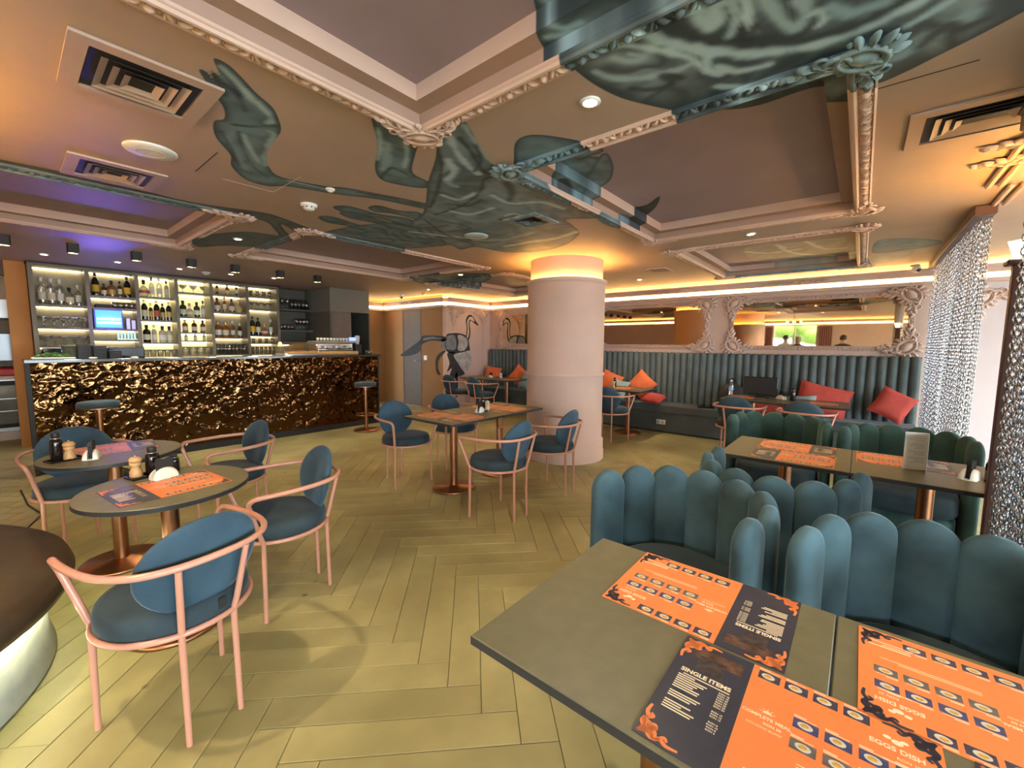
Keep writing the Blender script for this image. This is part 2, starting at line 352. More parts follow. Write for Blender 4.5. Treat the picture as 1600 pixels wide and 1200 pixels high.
('S', 'c', (0.04, (0.18, 0.24, 0.26)), [(1.791, 2.055), (1.745, 1.934), (1.831, 1.973), (1.919, 2.141), (2.012, 2.149)]),
('S', 'c', (0.03, (0.02, 0.03, 0.035)), [(1.553, 1.644), (1.722, 1.721), (1.938, 1.839), (2.001, 1.822)]),
('S', 'c', (0.03, (0.22, 0.3, 0.3)), [(1.486, 1.537), (1.658, 1.623), (1.884, 1.716)]),
('S', 'c', (0.025, (0.02, 0.03, 0.035)), [(2.314, 2.737), (2.299, 2.421), (2.174, 2.098), (2.03, 1.915), (2.05, 1.76)]),
('S', 'c', (0.08, (0.13, 0.18, 0.19)), [(2.502, 2.636), (2.701, 2.531), (2.635, 2.194), (2.899, 2.073)]),
('S', 'c', (0.05, (0.05, 0.07, 0.075)), [(2.152, 1.847), (2.311, 1.925), (2.447, 2.069)]),
('S', 'c', (0.03, (0.55, 0.36, 0.28)), [(2.692, 2.309), (2.701, 2.215), (2.837, 2.21)]),
('S', 'c', (0.06, (0.35, 0.37, 0.27)), [(3.519, 3.016), (3.528, 2.679), (3.557, 2.385), (3.467, 2.113)]),
('S', 'c', (0.05, (0.22, 0.26, 0.24)), [(3.127, 3.109), (3.287, 2.817), (3.249, 2.468)]),
('S', 'c', (0.02, (0.03, 0.04, 0.05)), [(2.465, 2.833), (2.771, 2.795), (2.735, 3.055)]),
('S', 'c', (0.014, (0.02, 0.03, 0.035)), [(2.396, 3.603), (2.67, 3.789)]),
('S', 'c', (0.014, (0.02, 0.03, 0.035)), [(2.433, 3.51), (2.707, 3.687)]),
('S', 'c', (0.014, (0.02, 0.03, 0.035)), [(2.469, 3.419), (2.744, 3.587)]),
('S', 'c', (0.014, (0.02, 0.03, 0.035)), [(2.504, 3.33), (2.78, 3.489)]),
('S', 'c', (0.014, (0.02, 0.03, 0.035)), [(2.539, 3.241), (2.815, 3.392)]),
('S', 'c', (0.014, (0.02, 0.03, 0.035)), [(2.573, 3.154), (2.85, 3.297)]),
('S', 'c', (0.014, (0.02, 0.03, 0.035)), [(2.607, 3.068), (2.884, 3.203)]),
('S', 'c', (0.03, (0.09, 0.13, 0.13)), [(0.065, 4.044), (0.477, 4.051), (1.014, 4.079), (1.415, 3.938)]),
('S', 'c', (0.02, (0.03, 0.04, 0.04)), [(0.313, 4.259), (0.363, 4.122), (0.315, 4.01)]),
('P', 'p', 'pale', [(5.784, 1.189), (5.601, 0.99), (5.726, 0.726), (5.77, 0.38), (5.837, 0.112), (6.63, 0.087), (7.033, 0.447), (6.991, 0.946), (6.651, 1.24)]),
('S', 'p', (0.05, (0.45, 0.42, 0.38)), [(5.966, 1.189), (6.216, 0.986), (6.198, 0.65)]),
('S', 'p', (0.05, (0.45, 0.42, 0.38)), [(5.769, 0.824), (6.407, 0.736), (6.882, 0.373)]),
('S', 'p', (0.05, (0.45, 0.42, 0.38)), [(5.784, 0.552), (6.38, 0.412), (6.415, 0.144)]),
('P', 'c', 'sky', [(7.018, 1.509), (6.836, 0.704), (6.843, 0.111), (6.417, 0.04), (7.042, -0.013), (7.331, 0.048), (7.435, 0.76), (7.592, 1.582)]),
('P', 'c', 'sky', [(6.119, -0.012), (5.572, -0.053), (5.618, -0.277), (5.938, -0.526), (6.195, -0.505), (6.316, -0.27), (6.318, -0.059)]),
('P', 'c', 'pale', [(6.551, -0.018), (6.403, -0.169), (6.39, -0.366), (6.784, -0.322), (7.052, -0.164), (6.959, -0.042)]),
('P', 'c', 'head', [(4.157, 5.544), (4.049, 5.091), (4.393, 4.633), (4.85, 4.41), (5.567, 5.341), (5.326, 5.958), (4.692, 5.991)]),
('P', 'p', 'head', [(4.713, 6.103), (4.776, 5.341), (5.383, 4.968), (5.958, 5.75), (5.635, 6.492)]),
('S', 'c', (0.035, (0.3, 0.36, 0.38)), [(1.507, 1.67), (1.659, 1.776), (1.845, 1.866), (1.946, 1.89)]),
('S', 'c', (0.035, (0.3, 0.36, 0.38)), [(2.051, 2.355), (2.194, 2.324), (2.169, 2.144)]),
('S', 'c', (0.035, (0.3, 0.36, 0.38)), [(2.285, 2.08), (2.494, 2.078), (2.604, 1.893), (2.83, 1.843)]),
('S', 'c', (0.035, (0.3, 0.36, 0.38)), [(2.338, 2.572), (2.49, 2.511), (2.483, 2.26)]),
('S', 'c', (0.035, (0.3, 0.36, 0.38)), [(2.513, 3.341), (2.792, 3.21), (3.014, 3.085)]),
('S', 'c', (0.035, (0.3, 0.36, 0.38)), [(1.693, 1.888), (1.822, 1.985), (1.878, 2.107)]),
('S', 'c', (0.022, (0.018, 0.028, 0.034)), [(1.563, 1.823), (1.74, 1.997), (1.96, 2.29), (2.173, 2.63)]),
('S', 'c', (0.022, (0.018, 0.028, 0.034)), [(2.334, 2.91), (2.83, 3.161), (3.254, 3.216)]),
('S', 'c', (0.022, (0.018, 0.028, 0.034)), [(2.33, 1.711), (2.592, 1.733), (2.893, 1.739)]),
('S', 'c', (0.022, (0.018, 0.028, 0.034)), [(2.198, 2.453), (2.329, 2.383), (2.292, 2.199)]),
('S', 'c', (0.022, (0.018, 0.028, 0.034)), [(2.285, 3.219), (2.503, 3.14), (2.591, 2.893)]),
('S', 'c', (0.022, (0.018, 0.028, 0.034)), [(1.656, 1.636), (1.812, 1.739), (1.899, 1.887)]),
('S', 'c', (0.022, (0.018, 0.028, 0.034)), [(2.726, 2.409), (3.043, 2.313), (3.217, 2.026)]),
('S', 'c', (0.016, (0.018, 0.03, 0.036)), [(0.575, 1.958), (0.634, 2.006), (0.723, 2.102)]),
('S', 'c', (0.016, (0.018, 0.03, 0.036)), [(0.567, 1.991), (0.62, 2.049), (0.678, 2.157)]),
('S', 'c', (0.016, (0.018, 0.03, 0.036)), [(0.82, 2.456), (0.913, 2.674), (1.04, 2.878), (1.157, 2.982)]),
('S', 'c', (0.016, (0.018, 0.03, 0.036)), [(0.766, 2.524), (0.865, 2.697), (0.964, 2.915)]),
('S', 'c', (0.016, (0.018, 0.03, 0.036)), [(1.65, 2.762), (1.909, 2.684), (2.157, 2.625)]),
('S', 'c', (0.02, (0.26, 0.33, 0.35)), [(0.602, 1.947), (0.675, 2.008), (0.779, 2.108), (0.857, 2.176)]),
('S', 'c', (0.02, (0.26, 0.33, 0.35)), [(0.848, 2.473), (0.939, 2.641), (1.032, 2.787)]),
('S', 'c', (0.02, (0.26, 0.33, 0.35)), [(1.252, 2.93), (1.486, 2.889)]),
('S', 'c', (0.02, (0.26, 0.33, 0.35)), [(1.238, 1.885), (1.34, 2.021), (1.442, 2.203)]),
('S', 'c', (0.02, (0.26, 0.33, 0.35)), [(1.378, 1.863), (1.497, 2.003), (1.602, 2.171)])]
# ------------------------------------------------------------------ ceiling mural (painted, so it lives in a colour attribute)
def vnoise(X, Y, s, seed):
    r = np.random.default_rng(seed).random((64, 64))
    u, v = X*s, Y*s; i, j = np.floor(u).astype(int), np.floor(v).astype(int); fu, fv = u-i, v-j
    fu = fu*fu*(3-2*fu); fv = fv*fv*(3-2*fv); i0, i1, j0, j1 = i % 64, (i+1) % 64, j % 64, (j+1) % 64
    return (r[i0, j0]*(1-fu)+r[i1, j0]*fu)*(1-fv)+(r[i0, j1]*(1-fu)+r[i1, j1]*fu)*fv
def fbm(X, Y, s, seed): return .55*vnoise(X, Y, s, seed)+.28*vnoise(X, Y, s*2.1, seed+1)+.17*vnoise(X, Y, s*4.3, seed+2)
def catmull(P, closed, k=5):
    P = [np.array(p, float) for p in P]; n = len(P); out = []
    for i in range(n if closed else n-1):
        if closed: a, b, c, d = P[i-1], P[i], P[(i+1) % n], P[(i+2) % n]
        else: a, b, c, d = P[max(i-1, 0)], P[i], P[i+1], P[min(i+2, n-1)]
        for t in np.arange(k)/k:
            out.append(.5*(2*b+(c-a)*t+(2*a-5*b+4*c-d)*t*t+(3*b-a-3*c+d)*t**3))
    if not closed: out.append(P[-1])
    return np.array(out)
def seg_dist(X, Y, P, closed):
    D = np.full(X.shape, 9.); n = len(P)
    for i in range(n if closed else n-1):
        a, b = P[i], P[(i+1) % n]; d = b-a; l = max(d@d, 1e-12)
        t = np.clip(((X-a[0])*d[0]+(Y-a[1])*d[1])/l, 0, 1)
        D = np.minimum(D, (X-a[0]-t*d[0])**2+(Y-a[1]-t*d[1])**2)
    return np.sqrt(D)
def inside(X, Y, P):
    r = np.zeros(X.shape, bool); n = len(P)
    for i in range(n):
        (x0, y0), (x1, y1) = P[i], P[(i+1) % n]
        if y0 == y1: continue
        c = ((y0 > Y) != (y1 > Y)) & (X < (x1-x0)*(Y-y0)/(y1-y0)+x0); r ^= c
    return r
STYLE = {'bone': ((.028, .052, .062), (.20, .315, .37)), 'bone2': ((.045, .064, .070), (.23, .33, .385)), 'bone3': ((.050, .066, .064), (.15, .18, .17)),
         'sky': ((.070, .120, .150), (.22, .33, .40)), 'dark': ((.025, .032, .036), (.06, .07, .075)), 'pale': ((.30, .27, .24), (.48, .46, .42)),
         'head': ((.026, .044, .054), (.36, .48, .52))}
class Canvas:
    def __init__(s, x0=-1.4, x1=8.6, y0=-1.4, y1=6.4, r=.011):
        s.x0, s.y0, s.r = x0, y0, r
        xs = np.arange(x0, x1, r); ys = np.arange(y0, y1, r); s.X, s.Y = np.meshgrid(xs, ys, indexing='ij')
        s.sd = np.full(s.X.shape, -.2); s.c = np.zeros(s.X.shape+(3,))
    def win(s, P, m):
        lo, hi = P.min(0)-m, P.max(0)+m; n0, n1 = s.X.shape
        i0, i1 = int(np.clip((lo[0]-s.x0)/s.r, 0, n0-1)), int(np.clip((hi[0]-s.x0)/s.r+2, 1, n0))
        j0, j1 = int(np.clip((lo[1]-s.y0)/s.r, 0, n1-1)), int(np.clip((hi[1]-s.y0)/s.r+2, 1, n1))
        return slice(i0, i1), slice(j0, j1)
    def poly(s, style, pts, seed):
        P = catmull(pts, True, 4); w = s.win(P, .12); X, Y = s.X[w], s.Y[w]
        if not X.size: return
        d = seg_dist(X, Y, P, True); sd = np.where(inside(X, Y, P), d, -d)
        a, b = map(np.array, STYLE[style])
        if style == 'head':
            wx = X+.10*(fbm(X, Y, 4., 11)-.5)*2; wy = Y+.10*(fbm(X, Y, 4., 31)-.5)*2
            q = fbm(wx, wy, 1.9, 5); st = .5+.5*np.sin(2*PI*q*7.5); fine = .5+.5*np.sin(2*PI*(q*26+fbm(X, Y, 9., 8)*2))
            g = np.clip((fbm(X, Y, 2.6, 61)-.30)/.40, 0, 1)
            t = np.clip(.10+.55*st*(.35+.65*g)+.20*fine*st+.12*(fbm(X, Y, 14., 3)-.5), 0, 1)*(.35+.65*g)
            t = t*np.clip(sd/.09, .08, 1)
        else:
            q = fbm(X, Y, 3.2, 40+seed); st = .5+.5*np.sin(2*PI*q*3.2)
            lit = np.clip(sd/.075, 0, 1); t = .18+.30*st+.34*lit*np.clip((fbm(X, Y, 4.5, 50+seed)-.32)/.3, 0, 1)+.14*(fbm(X, Y, 18., 9)-.5)
            t = np.clip(t, 0, 1)*np.clip((sd-.004)/.022, .0, 1)
        c = a+(b-a)*t[..., None]
        k = np.clip(sd/.012+.5, 0, 1)[..., None]
        s.c[w] = np.where(s.sd[w][..., None] < -.03, c, s.c[w]*(1-k)+c*k)
        s.sd[w] = np.maximum(s.sd[w], sd)
    def stroke(s, st, pts):
        wd, c = st; P = catmull(pts, False, 6); w = s.win(P, wd*2); X, Y = s.X[w], s.Y[w]
        if not X.size: return
        d = seg_dist(X, Y, P, False)+(fbm(X, Y, 16., 77)-.5)*wd*.9
        k = np.clip((wd*.75-d)/(wd*.5), 0, 1)[..., None]*.92
        c = np.array(c); c = c*np.array((1.5, 1.65, 1.75)) if c.sum() > .3 else c
        s.c[w] = s.c[w]*(1-k)+c*k
    def sample(s, x, y):
        i = np.clip((x-s.x0)/s.r, 0, s.X.shape[0]-2); j = np.clip((y-s.y0)/s.r, 0, s.X.shape[1]-2)
        a, b = i.astype(int), j.astype(int); u, v = i-a, j-b
        def bl(A):
            if A.ndim == 3: uu, vv = u[:, None], v[:, None]
            else: uu, vv = u, v
            return (A[a, b]*(1-uu)+A[a+1, b]*uu)*(1-vv)+(A[a, b+1]*(1-uu)+A[a+1, b+1]*uu)*vv
        return bl(s.c), bl(s.sd)
CV = {'c': Canvas(), 'p': Canvas()}
for i_, (k_, cv_, st_, pts_) in enumerate(MURAL):
    if k_ == 'P': CV[cv_].poly(st_, pts_, i_)
    else: CV[cv_].stroke(st_, pts_)
def paint(me, cv):
    n = len(me.vertices); co = np.empty(n*3); me.vertices.foreach_get('co', co); co = co.reshape(-1, 3)
    c, sd = cv.sample(co[:, 0], co[:, 1])
    a = me.color_attributes.new('mural', 'FLOAT_COLOR', 'POINT'); a.data.foreach_set('color', np.concatenate([c, np.ones((n, 1))], 1).ravel())
    b = me.attributes.new('mural_edge', 'FLOAT', 'POINT'); b.data.foreach_set('value', sd.astype(float))
def mural_mat(name, rgb, rough=.6):
    m = mat(name, rgb, rough, var=.05, scale=3, bump=.05, bscale=120); nt = m.node_tree; L = nt.links.new; p = nt.nodes['Principled BSDF']
    base = p.inputs['Base Color'].links[0].from_socket
    at = node(nt, 'ShaderNodeAttribute', attribute_name='mural'); ed = node(nt, 'ShaderNodeAttribute', attribute_name='mural_edge')
    mr = node(nt, 'ShaderNodeMapRange'); mr.inputs['From Min'].default_value = -.003; mr.inputs['From Max'].default_value = .003
    L(ed.outputs['Fac'], mr.inputs['Value']); mx = node(nt, 'ShaderNodeMix', data_type='RGBA')
    L(mr.outputs['Result'], mx.inputs[0]); L(base, mx.inputs[6]); L(at.outputs['Color'], mx.inputs[7]); L(mx.outputs[2], p.inputs['Base Color'])
    return m
M['ceil'] = mural_mat('pink_ceiling_with_mural', (.47, .345, .275))
M['mould'] = mural_mat('pink_moulding_with_mural', (.62, .43, .34), .5)
M['panelm'] = mural_mat('purple_panel_with_mural', (.33, .25, .285))
M['ledge'] = mural_mat('brown_ledge_with_mural', (.40, .26, .20))
M['tealrelief'] = mat('teal_painted_plaster', (.16, .235, .255), .5, var=.45, scale=14)

# coffers: outer edges of their mouldings on the ceiling plane
COFFERS = [(-.85, 1.445, -.02, 1.80), (1.97, 4.28, .02, 1.737), (4.77, 7.13, .02, 1.745),
           (-.85, 1.36, 3.98, 5.86), (1.85, 4.27, 4.0, 5.86), (4.77, 7.13, 4.05, 5.86)]
INS, LEDG, H1, H2 = .095, .08, .05, .12
def patch(mb, x0, x1, y0, y1, z, cv, step=.2, fine=.0125, holes=()):
    xs = sorted({x0, x1, *[h[k] for h in holes for k in (0, 1) if x0 < h[k] < x1], *np.arange(x0, x1, step).tolist()})
    ys = sorted({y0, y1, *[h[k] for h in holes for k in (2, 3) if y0 < h[k] < y1], *np.arange(y0, y1, step).tolist()})
    for a, b in zip(xs[:-1], xs[1:]):
        for c, d in zip(ys[:-1], ys[1:]):
            if b-a < 1e-6 or d-c < 1e-6: continue
            mx, my = (a+b)/2, (c+d)/2
            if any(h[0] < mx < h[1] and h[2] < my < h[3] for h in holes): continue
            gx, gy = np.meshgrid(np.linspace(a, b, 5), np.linspace(c, d, 5)); _, sd = cv.sample(gx.ravel(), gy.ravel())
            if sd.max() < -.06: nx = ny = 1
            else: nx, ny = max(1, math.ceil((b-a)/fine)), max(1, math.ceil((d-c)/fine))
            mb.grid(lambda u, v: (a+(b-a)*u, d+(c-d)*v, z), nx, ny, smooth=False)
mb = MB()
holes = [(c[0]+INS, c[1]-INS, c[2]+INS, c[3]-INS) for c in COFFERS]
patch(mb, -.2, 7.5, -.7, 6.4, CEIL, CV['c'], holes=holes)
for r in ((-4.6, -.2, -4.1, -.02+INS), (-4.6, -.85+INS, -.02+INS, 6.4), (-4.6, 7.6, 6.4, 10.5), (-.2, 7.6, -4.1, -.7), (-.85+INS, -.2, 1.80-INS, 3.98+INS), (-.85+INS, -.2, 5.86-INS, 6.4), (7.5, 7.6, -.7, 6.4)):
    x0, x1, y0, y1 = r; mb.add([(x0, y0, CEIL), (x0, y1, CEIL), (x1, y1, CEIL), (x1, y0, CEIL)], [(0, 1, 2, 3)])
me = mb.mesh('ceiling', M['ceil']); paint(me, CV['c'])
ceiling = structure(link('ceiling', me), 'pink ceiling painted with a teal skeleton mural', 'ceiling')
slab = MB().box(-4.7, 7.7, -4.2, 10.6, CEIL+.2, CEIL+.3).build('ceiling_slab', M['pink'], ceiling)

# ------------------------------------------------------------------ plaster ornament shared by coffers, mirrors and walls
def spiral(cx, cy, r0, r1, a0, turns, z, n=26):
    return [(cx+(r0+(r1-r0)*t)*math.cos(a0+turns*2*PI*t), cy+(r0+(r1-r0)*t)*math.sin(a0+turns*2*PI*t), z) for t in np.linspace(0, 1, n)]
def rotz(a): return Matrix.Rotation(a, 3, 'Z')
def leaf(mb, x, y, a, l, w, h):
    R = rotz(a); mb.ell(Vector((x, y, 0))+R @ Vector((l*.45, 0, 0)), (l*.55, w, h), 8, 3, R, half=True)
    mb.tube([Vector((x, y, h*.75)), Vector((x, y, 0))+R @ Vector((l*.5, 0, h*1.05)), Vector((x, y, 0))+R @ Vector((l*.95, 0, h*.3))], [w*.22, w*.18, w*.06], 5)
def corner_ornament(arm=.26, s=1.0):
    """corner at the origin, arms along +x and +y, relief towards +z"""
    mb = MB(); c = .035*s
    R = rotz(PI/4)
    mb.ell((c, c, .004), (.055*s, .040*s, .026*s), 14, 5, rotz(-PI/4), half=True)
    ring = [tuple(Vector((c, c, .014))+rotz(-PI/4) @ Vector((.082*s*math.cos(t), .060*s*math.sin(t), 0))) for t in np.linspace(0, 2*PI, 28)[:-1]]
    mb.tube(ring, .011*s, 6, True)
    ring2 = [tuple(Vector((c, c, .010))+rotz(-PI/4) @ Vector((.064*s*math.cos(t), .047*s*math.sin(t), 0))) for t in np.linspace(0, 2*PI, 28)[:-1]]
    mb.tube(ring2, .006*s, 5, True)
    for sg, (dx, dy) in ((1, (1, 0)), (-1, (0, 1))):
        f = lambda a, b: (a*dx+b*dy, a*dy+b*dx)
        x, y = f(.115*s, .018*s); mb.tube(spiral(x, y, .048*s, .010*s, PI/4*0+(PI if dx else -PI/2), sg*1.3, .012), [.012*s*(1-.5*t) for t in np.linspace(0, 1, 26)], 6)
        x, y = f(.15*s, -.02*s); mb.tube(spiral(x, y, .032*s, .008*s, (PI*.6 if dx else -PI*.1), -sg*1.2, .010), [.009*s*(1-.5*t) for t in np.linspace(0, 1, 26)], 6)
        for k in range(6):
            t = .12*s+(arm-.12*s)*k/5.; x, y = f(t, .02*s+.012*math.sin(k*2.1)); ang = (0 if dx else PI/2)+sg*(.55 if k % 2 else -.45)
            leaf(mb, x, y, ang, .075*s*(1-.08*k), .017*s, .020*s)
        pts = [f(.09*s+(arm-.09*s)*t, .045*s-.035*t*s+.010*math.sin(t*9)) for t in np.linspace(0, 1, 12)]
        mb.tube([(a, b, .010) for a, b in pts], [.011*s*(1-.7*t) for t in np.linspace(0, 1, 12)], 6)
    for k in range(7):
        a = PI/4+(k-3)*.42; leaf(mb, c+.05*s*math.cos(a), c+.05*s*math.sin(a), a, .062*s, .014*s, .020*s)
    for k in range(5):
        a = PI*5/4+(k-2)*.45; leaf(mb, c+.06*s*math.cos(a), c+.06*s*math.sin(a), a, .07*s, .015*s, .022*s)
    for k in range(9):
        a = 2*PI*k/9; mb.ell((c+.10*s*math.cos(a), c+.10*s*math.sin(a), 0), (.013*s, .013*s, .014*s), 6, 2, half=True)
    return mb
ORN = corner_ornament().mesh('corner_ornament', M['pink'])
ORN_T = corner_ornament().mesh('corner_ornament', M['tealrelief'])
def relief_strip(L_, w=.095):
    """moulding from s=0..L_ ; t=0 outer edge .. w inner edge ; relief towards +z"""
    mb = MB(); n = max(2, int(L_/.08))
    prof = [(0, .0), (0, .012), (.008, .018), (.012, .010), (.062, .010), (.066, .024), (.074, .028), (.083, .026), (.088, .016), (w, .012), (w, 0)]
    mb.grid(lambda u, v: (L_*u, *prof[int(round(v*(len(prof)-1)))]), n*3, len(prof)-1, smooth=False)
    k = 0; s = .06
    while s < L_-.05:
        if k % 4 == 3:
            mb.ell((s, .036, .008), (.020, .020, .022), 8, 3, half=True)
            for q in range(5):
                a = q*2*PI/5; mb.ell((s+.022*math.cos(a), .036+.020*math.sin(a), .006), (.010, .010, .014), 6, 2, half=True)
            s += .052
        else:
            a = (.95, -.9, .6)[k % 3]; R = rotz(a)
            mb.ell((s, .036, .006), (.030, .012, .020), 8, 3, R, half=True)
            mb.ell((s+.016, .050, .006), (.014, .007, .015), 6, 2, rotz(a+.7), half=True)
            mb.ell((s-.012, .022, .006), (.014, .007, .015), 6, 2, rotz(a-.6), half=True)
            s += .040
        k += 1
    return mb
def xf(mesh_mb, Mx):
    mesh_mb.v = [tuple(Mx @ Vector(p)) for p in mesh_mb.v]; return mesh_mb
for ci, (x0, x1, y0, y1) in enumerate(COFFERS):
    tr = thing('trim_%d' % (ci+1), None, None); tr['kind'] = 'structure'
    tr['label'] = ['ornate coffer with muted purple panel at the top edge, cartouche corner', 'large coffer with purple panel and horn painting beside the column',
                   'far coffer with pale swirl painting before the mirror wall', 'bluish-lit coffer over the bar with the long painted bone',
                   'reddish coffer beyond the bar spotlights', 'distant coffer behind the round column with dark blue painting'][ci]
    a0, a1, b0, b1 = x0+INS, x1-INS, y0+INS, y1-INS; c0, c1, d0, d1 = a0+LEDG, a1-LEDG, b0+LEDG, b1-LEDG
    mb = MB(); zl = CEIL+H1; fine = .0125
    for r in ((a0, a1, b0, d0), (a0, a1, d1, b1), (a0, c0, d0, d1), (c1, a1, d0, d1)): patch(mb, *r, zl, CV['p'])
    def riser(mb, xa, ya, xb, yb, z0, z1):
        l = math.hypot(xb-xa, yb-ya); n = max(1, int(l/.02)); mb.grid(lambda u, v: (xa+(xb-xa)*u, ya+(yb-ya)*u, z0+(z1-z0)*v), n, 3, smooth=False)
    for q in ((a0, b0, a1, b0), (a1, b0, a1, b1), (a1, b1, a0, b1), (a0, b1, a0, b0)): riser(mb, *q, CEIL, zl)
    me = mb.mesh('ledge', M['ledge']); paint(me, CV['p']); link('ledge', me, tr)
    mb = MB()
    for q in ((c0, d0, c1, d0), (c1, d0, c1, d1), (c1, d1, c0, d1), (c0, d1, c0, d0)): riser(mb, *q, zl, CEIL+H2)
    me = mb.mesh('riser', M['mould']); paint(me, CV['p']); link('riser', me, tr)
    mb = MB(); patch(mb, c0, c1, d0, d1, CEIL+H2, CV['p'])
    me = mb.mesh('coffer_panel', M['panelm']); paint(me, CV['p']); link('coffer_panel', me, tr)
    # four moulding lengths (relief hangs down: local z -> -Z)
    for (ox, oy, ax, ay, tx, ty, ln) in ((x0, y0, 1, 0, 0, 1, x1-x0), (x0, y1, 1, 0, 0, -1, x1-x0), (x0, y0, 0, 1, 1, 0, y1-y0), (x1, y0, 0, 1, -1, 0, y1-y0)):
        Mx = Matrix(((ax, tx, 0, ox), (ay, ty, 0, oy), (0, 0, -1, CEIL-.0005), (0, 0, 0, 1)))
        me = xf(relief_strip(ln), Mx).mesh('moulding', M['mould']); paint(me, CV['c']); link('moulding', me, tr)
    for (ox, oy, sx, sy) in ((x0, y0, 1, 1), (x1, y0, -1, 1), (x1, y1, -1, -1), (x0, y1, 1, -1)):
        teal = ci == 1 and ox == x0
        o = link('corner_ornament', ORN_T if teal else ORN, tr)
        o.matrix_local = Matrix(((sx, 0, 0, ox+.01*sx), (0, sy, 0, oy+.01*sy), (0, 0, -1, CEIL-.012), (0, 0, 0, 1)))

# ------------------------------------------------------------------ floor: herringbone planks at 45 degrees
def plank_mat():
    m = mat('olive_limed_plank', (.350, .310, .140), .46, var=.14, scale=3.2, bump=.06, bscale=45, rnd=.11); nt = m.node_tree; L = nt.links.new; p = nt.nodes['Principled BSDF']
    base = p.inputs['Base Color'].links[0].from_socket; g = node(nt, 'ShaderNodeNewGeometry')
    big = node(nt, 'ShaderNodeTexNoise'); big.inputs['Scale'].default_value = 1.3; big.inputs['Detail'].default_value = 5; L(g.outputs['Position'], big.inputs['Vector'])
    r1 = node(nt, 'ShaderNodeValToRGB'); r1.color_ramp.elements[0].position = .35; r1.color_ramp.elements[1].position = .68
    r1.color_ramp.elements[0].color = (.72, .70, .64, 1); r1.color_ramp.elements[1].color = (1.15, 1.15, 1.15, 1); L(big.outputs['Fac'], r1.inputs['Fac'])
    mx = node(nt, 'ShaderNodeMix', data_type='RGBA', blend_type='MULTIPLY'); mx.inputs[0].default_value = 1; L(base, mx.inputs[6]); L(r1.outputs['Color'], mx.inputs[7])
    vo = node(nt, 'ShaderNodeTexVoronoi'); vo.inputs['Scale'].default_value = 2.6; L(g.outputs['Position'], vo.inputs['Vector'])      # worn spots
    r2 = node(nt, 'ShaderNodeValToRGB'); r2.color_ramp.elements[0].position = .03; r2.color_ramp.elements[1].position = .055; r2.color_ramp.elements[0].color = (.45, .42, .36, 1); r2.color_ramp.elements[1].color = (1, 1, 1, 1); L(vo.outputs['Distance'], r2.inputs['Fac'])
    m2 = node(nt, 'ShaderNodeMix', data_type='RGBA', blend_type='MULTIPLY'); m2.inputs[0].default_value = 1; L(mx.outputs[2], m2.inputs[6]); L(r2.outputs['Color'], m2.inputs[7]); L(m2.outputs[2], p.inputs['Base Color'])
    return m
M['plank'] = plank_mat()
floor = structure(MB().box(-4.6, 7.6, -4.1, 10.5, -.10, -.014).build('floor', mat('dark_joint', (.10, .085, .045), .7)), 'olive wooden floor laid in herringbone', 'floor')
PW, PL, GAP = .142, .852, .0022
pm = MB().box(-PL/2+GAP/2, PL/2-GAP/2, -PW/2+GAP/2, PW/2-GAP/2, -.014, 0, bev=.0018).mesh('plank', M['plank'])
spots = []
cy, sy_ = math.cos(math.radians(39.6)), math.sin(math.radians(39.6))
for k in range(-130, 131):
    for m_ in range(-12, 13):
        for v_ in (0, 1):
            if v_ == 0: u, w = k*PW+m_*PL+PL/2, k*PW-m_*PL+PW/2
            else: u, w = k*PW+m_*PL+PW/2, k*PW+PW-m_*PL+PL/2
            u -= .02; w -= .035
            x, y = (u-w)/math.sqrt(2), (u+w)/math.sqrt(2)
            if not (-4.2 < x < 7.1 and -3.8 < y < 9.8): continue
            dep = x*cy+y*sy_; lat = x*sy_-y*cy
            seen = dep > .6 and abs(lat) < dep*1.25+.4 and y < 6.9
            spots.append((0 if seen else 1, dep if seen else 0, x, y, (PI/4 if v_ == 0 else 3*PI/4)))
spots.sort()
rest = MB(); BOX = [tuple(v.co) for v in pm.vertices]; BF = [tuple(p.vertices) for p in pm.polygons]
tint = []
for i, (_, _, x, y, a) in enumerate(spots):
    if i < 298:
        o = link('plank', pm, floor, (x, y, 0), a)
    else:
        c, s_ = math.cos(a), math.sin(a); z = -.014
        q = [(x+c*px_-s_*py_, y+s_*px_+c*py_, 0) for px_, py_ in ((-PL/2+GAP/2, -PW/2+GAP/2), (PL/2-GAP/2, -PW/2+GAP/2), (PL/2-GAP/2, PW/2-GAP/2), (-PL/2+GAP/2, PW/2-GAP/2))]
        rest.add(q+[(p[0], p[1], z) for p in q], [(0, 1, 2, 3), (0, 4, 5, 1), (1, 5, 6, 2), (2, 6, 7, 3), (3, 7, 4, 0)])
o = rest.build('plank_field', M['plank'], floor); o['kind'] = 'stuff'

# ------------------------------------------------------------------ walls
def wall(name, boxes, m, label):
    mb = MB()
    for b in boxes: mb.box(*b)
    return structure(mb.build(name, m), label, 'wall')
def holed(axis, c, t, a0, a1, z0, z1, wins):
    """boxes of a wall lying across `axis` at c..c+t, running a0..a1, with window holes (p0,p1,q0,q1)"""
    out = []; cur = a0
    for p0, p1, q0, q1 in sorted(wins):
        out += [(cur, p0, z0, z1), (p0, p1, z0, q0), (p0, p1, q1, z1)]; cur = p1
    out.append((cur, a1, z0, z1))
    return [((c, c+t, a, b, e, f) if axis == 'x' else (a, b, c, c+t, e, f)) for a, b, e, f in out if b-a > 1e-4 and f-e > 1e-4]
wall_back = wall('wall_back', [(7.5, 7.6, -.64, 7.0, 0, CEIL)], M['wallpink'], 'dusty pink wall with mirrors behind the long banquette')
wall('wall_beyond', [(7.5, 7.6, -4.1, -.64, 0, CEIL)], M['lilac'], 'pale lilac wall seen beyond the chain curtain')
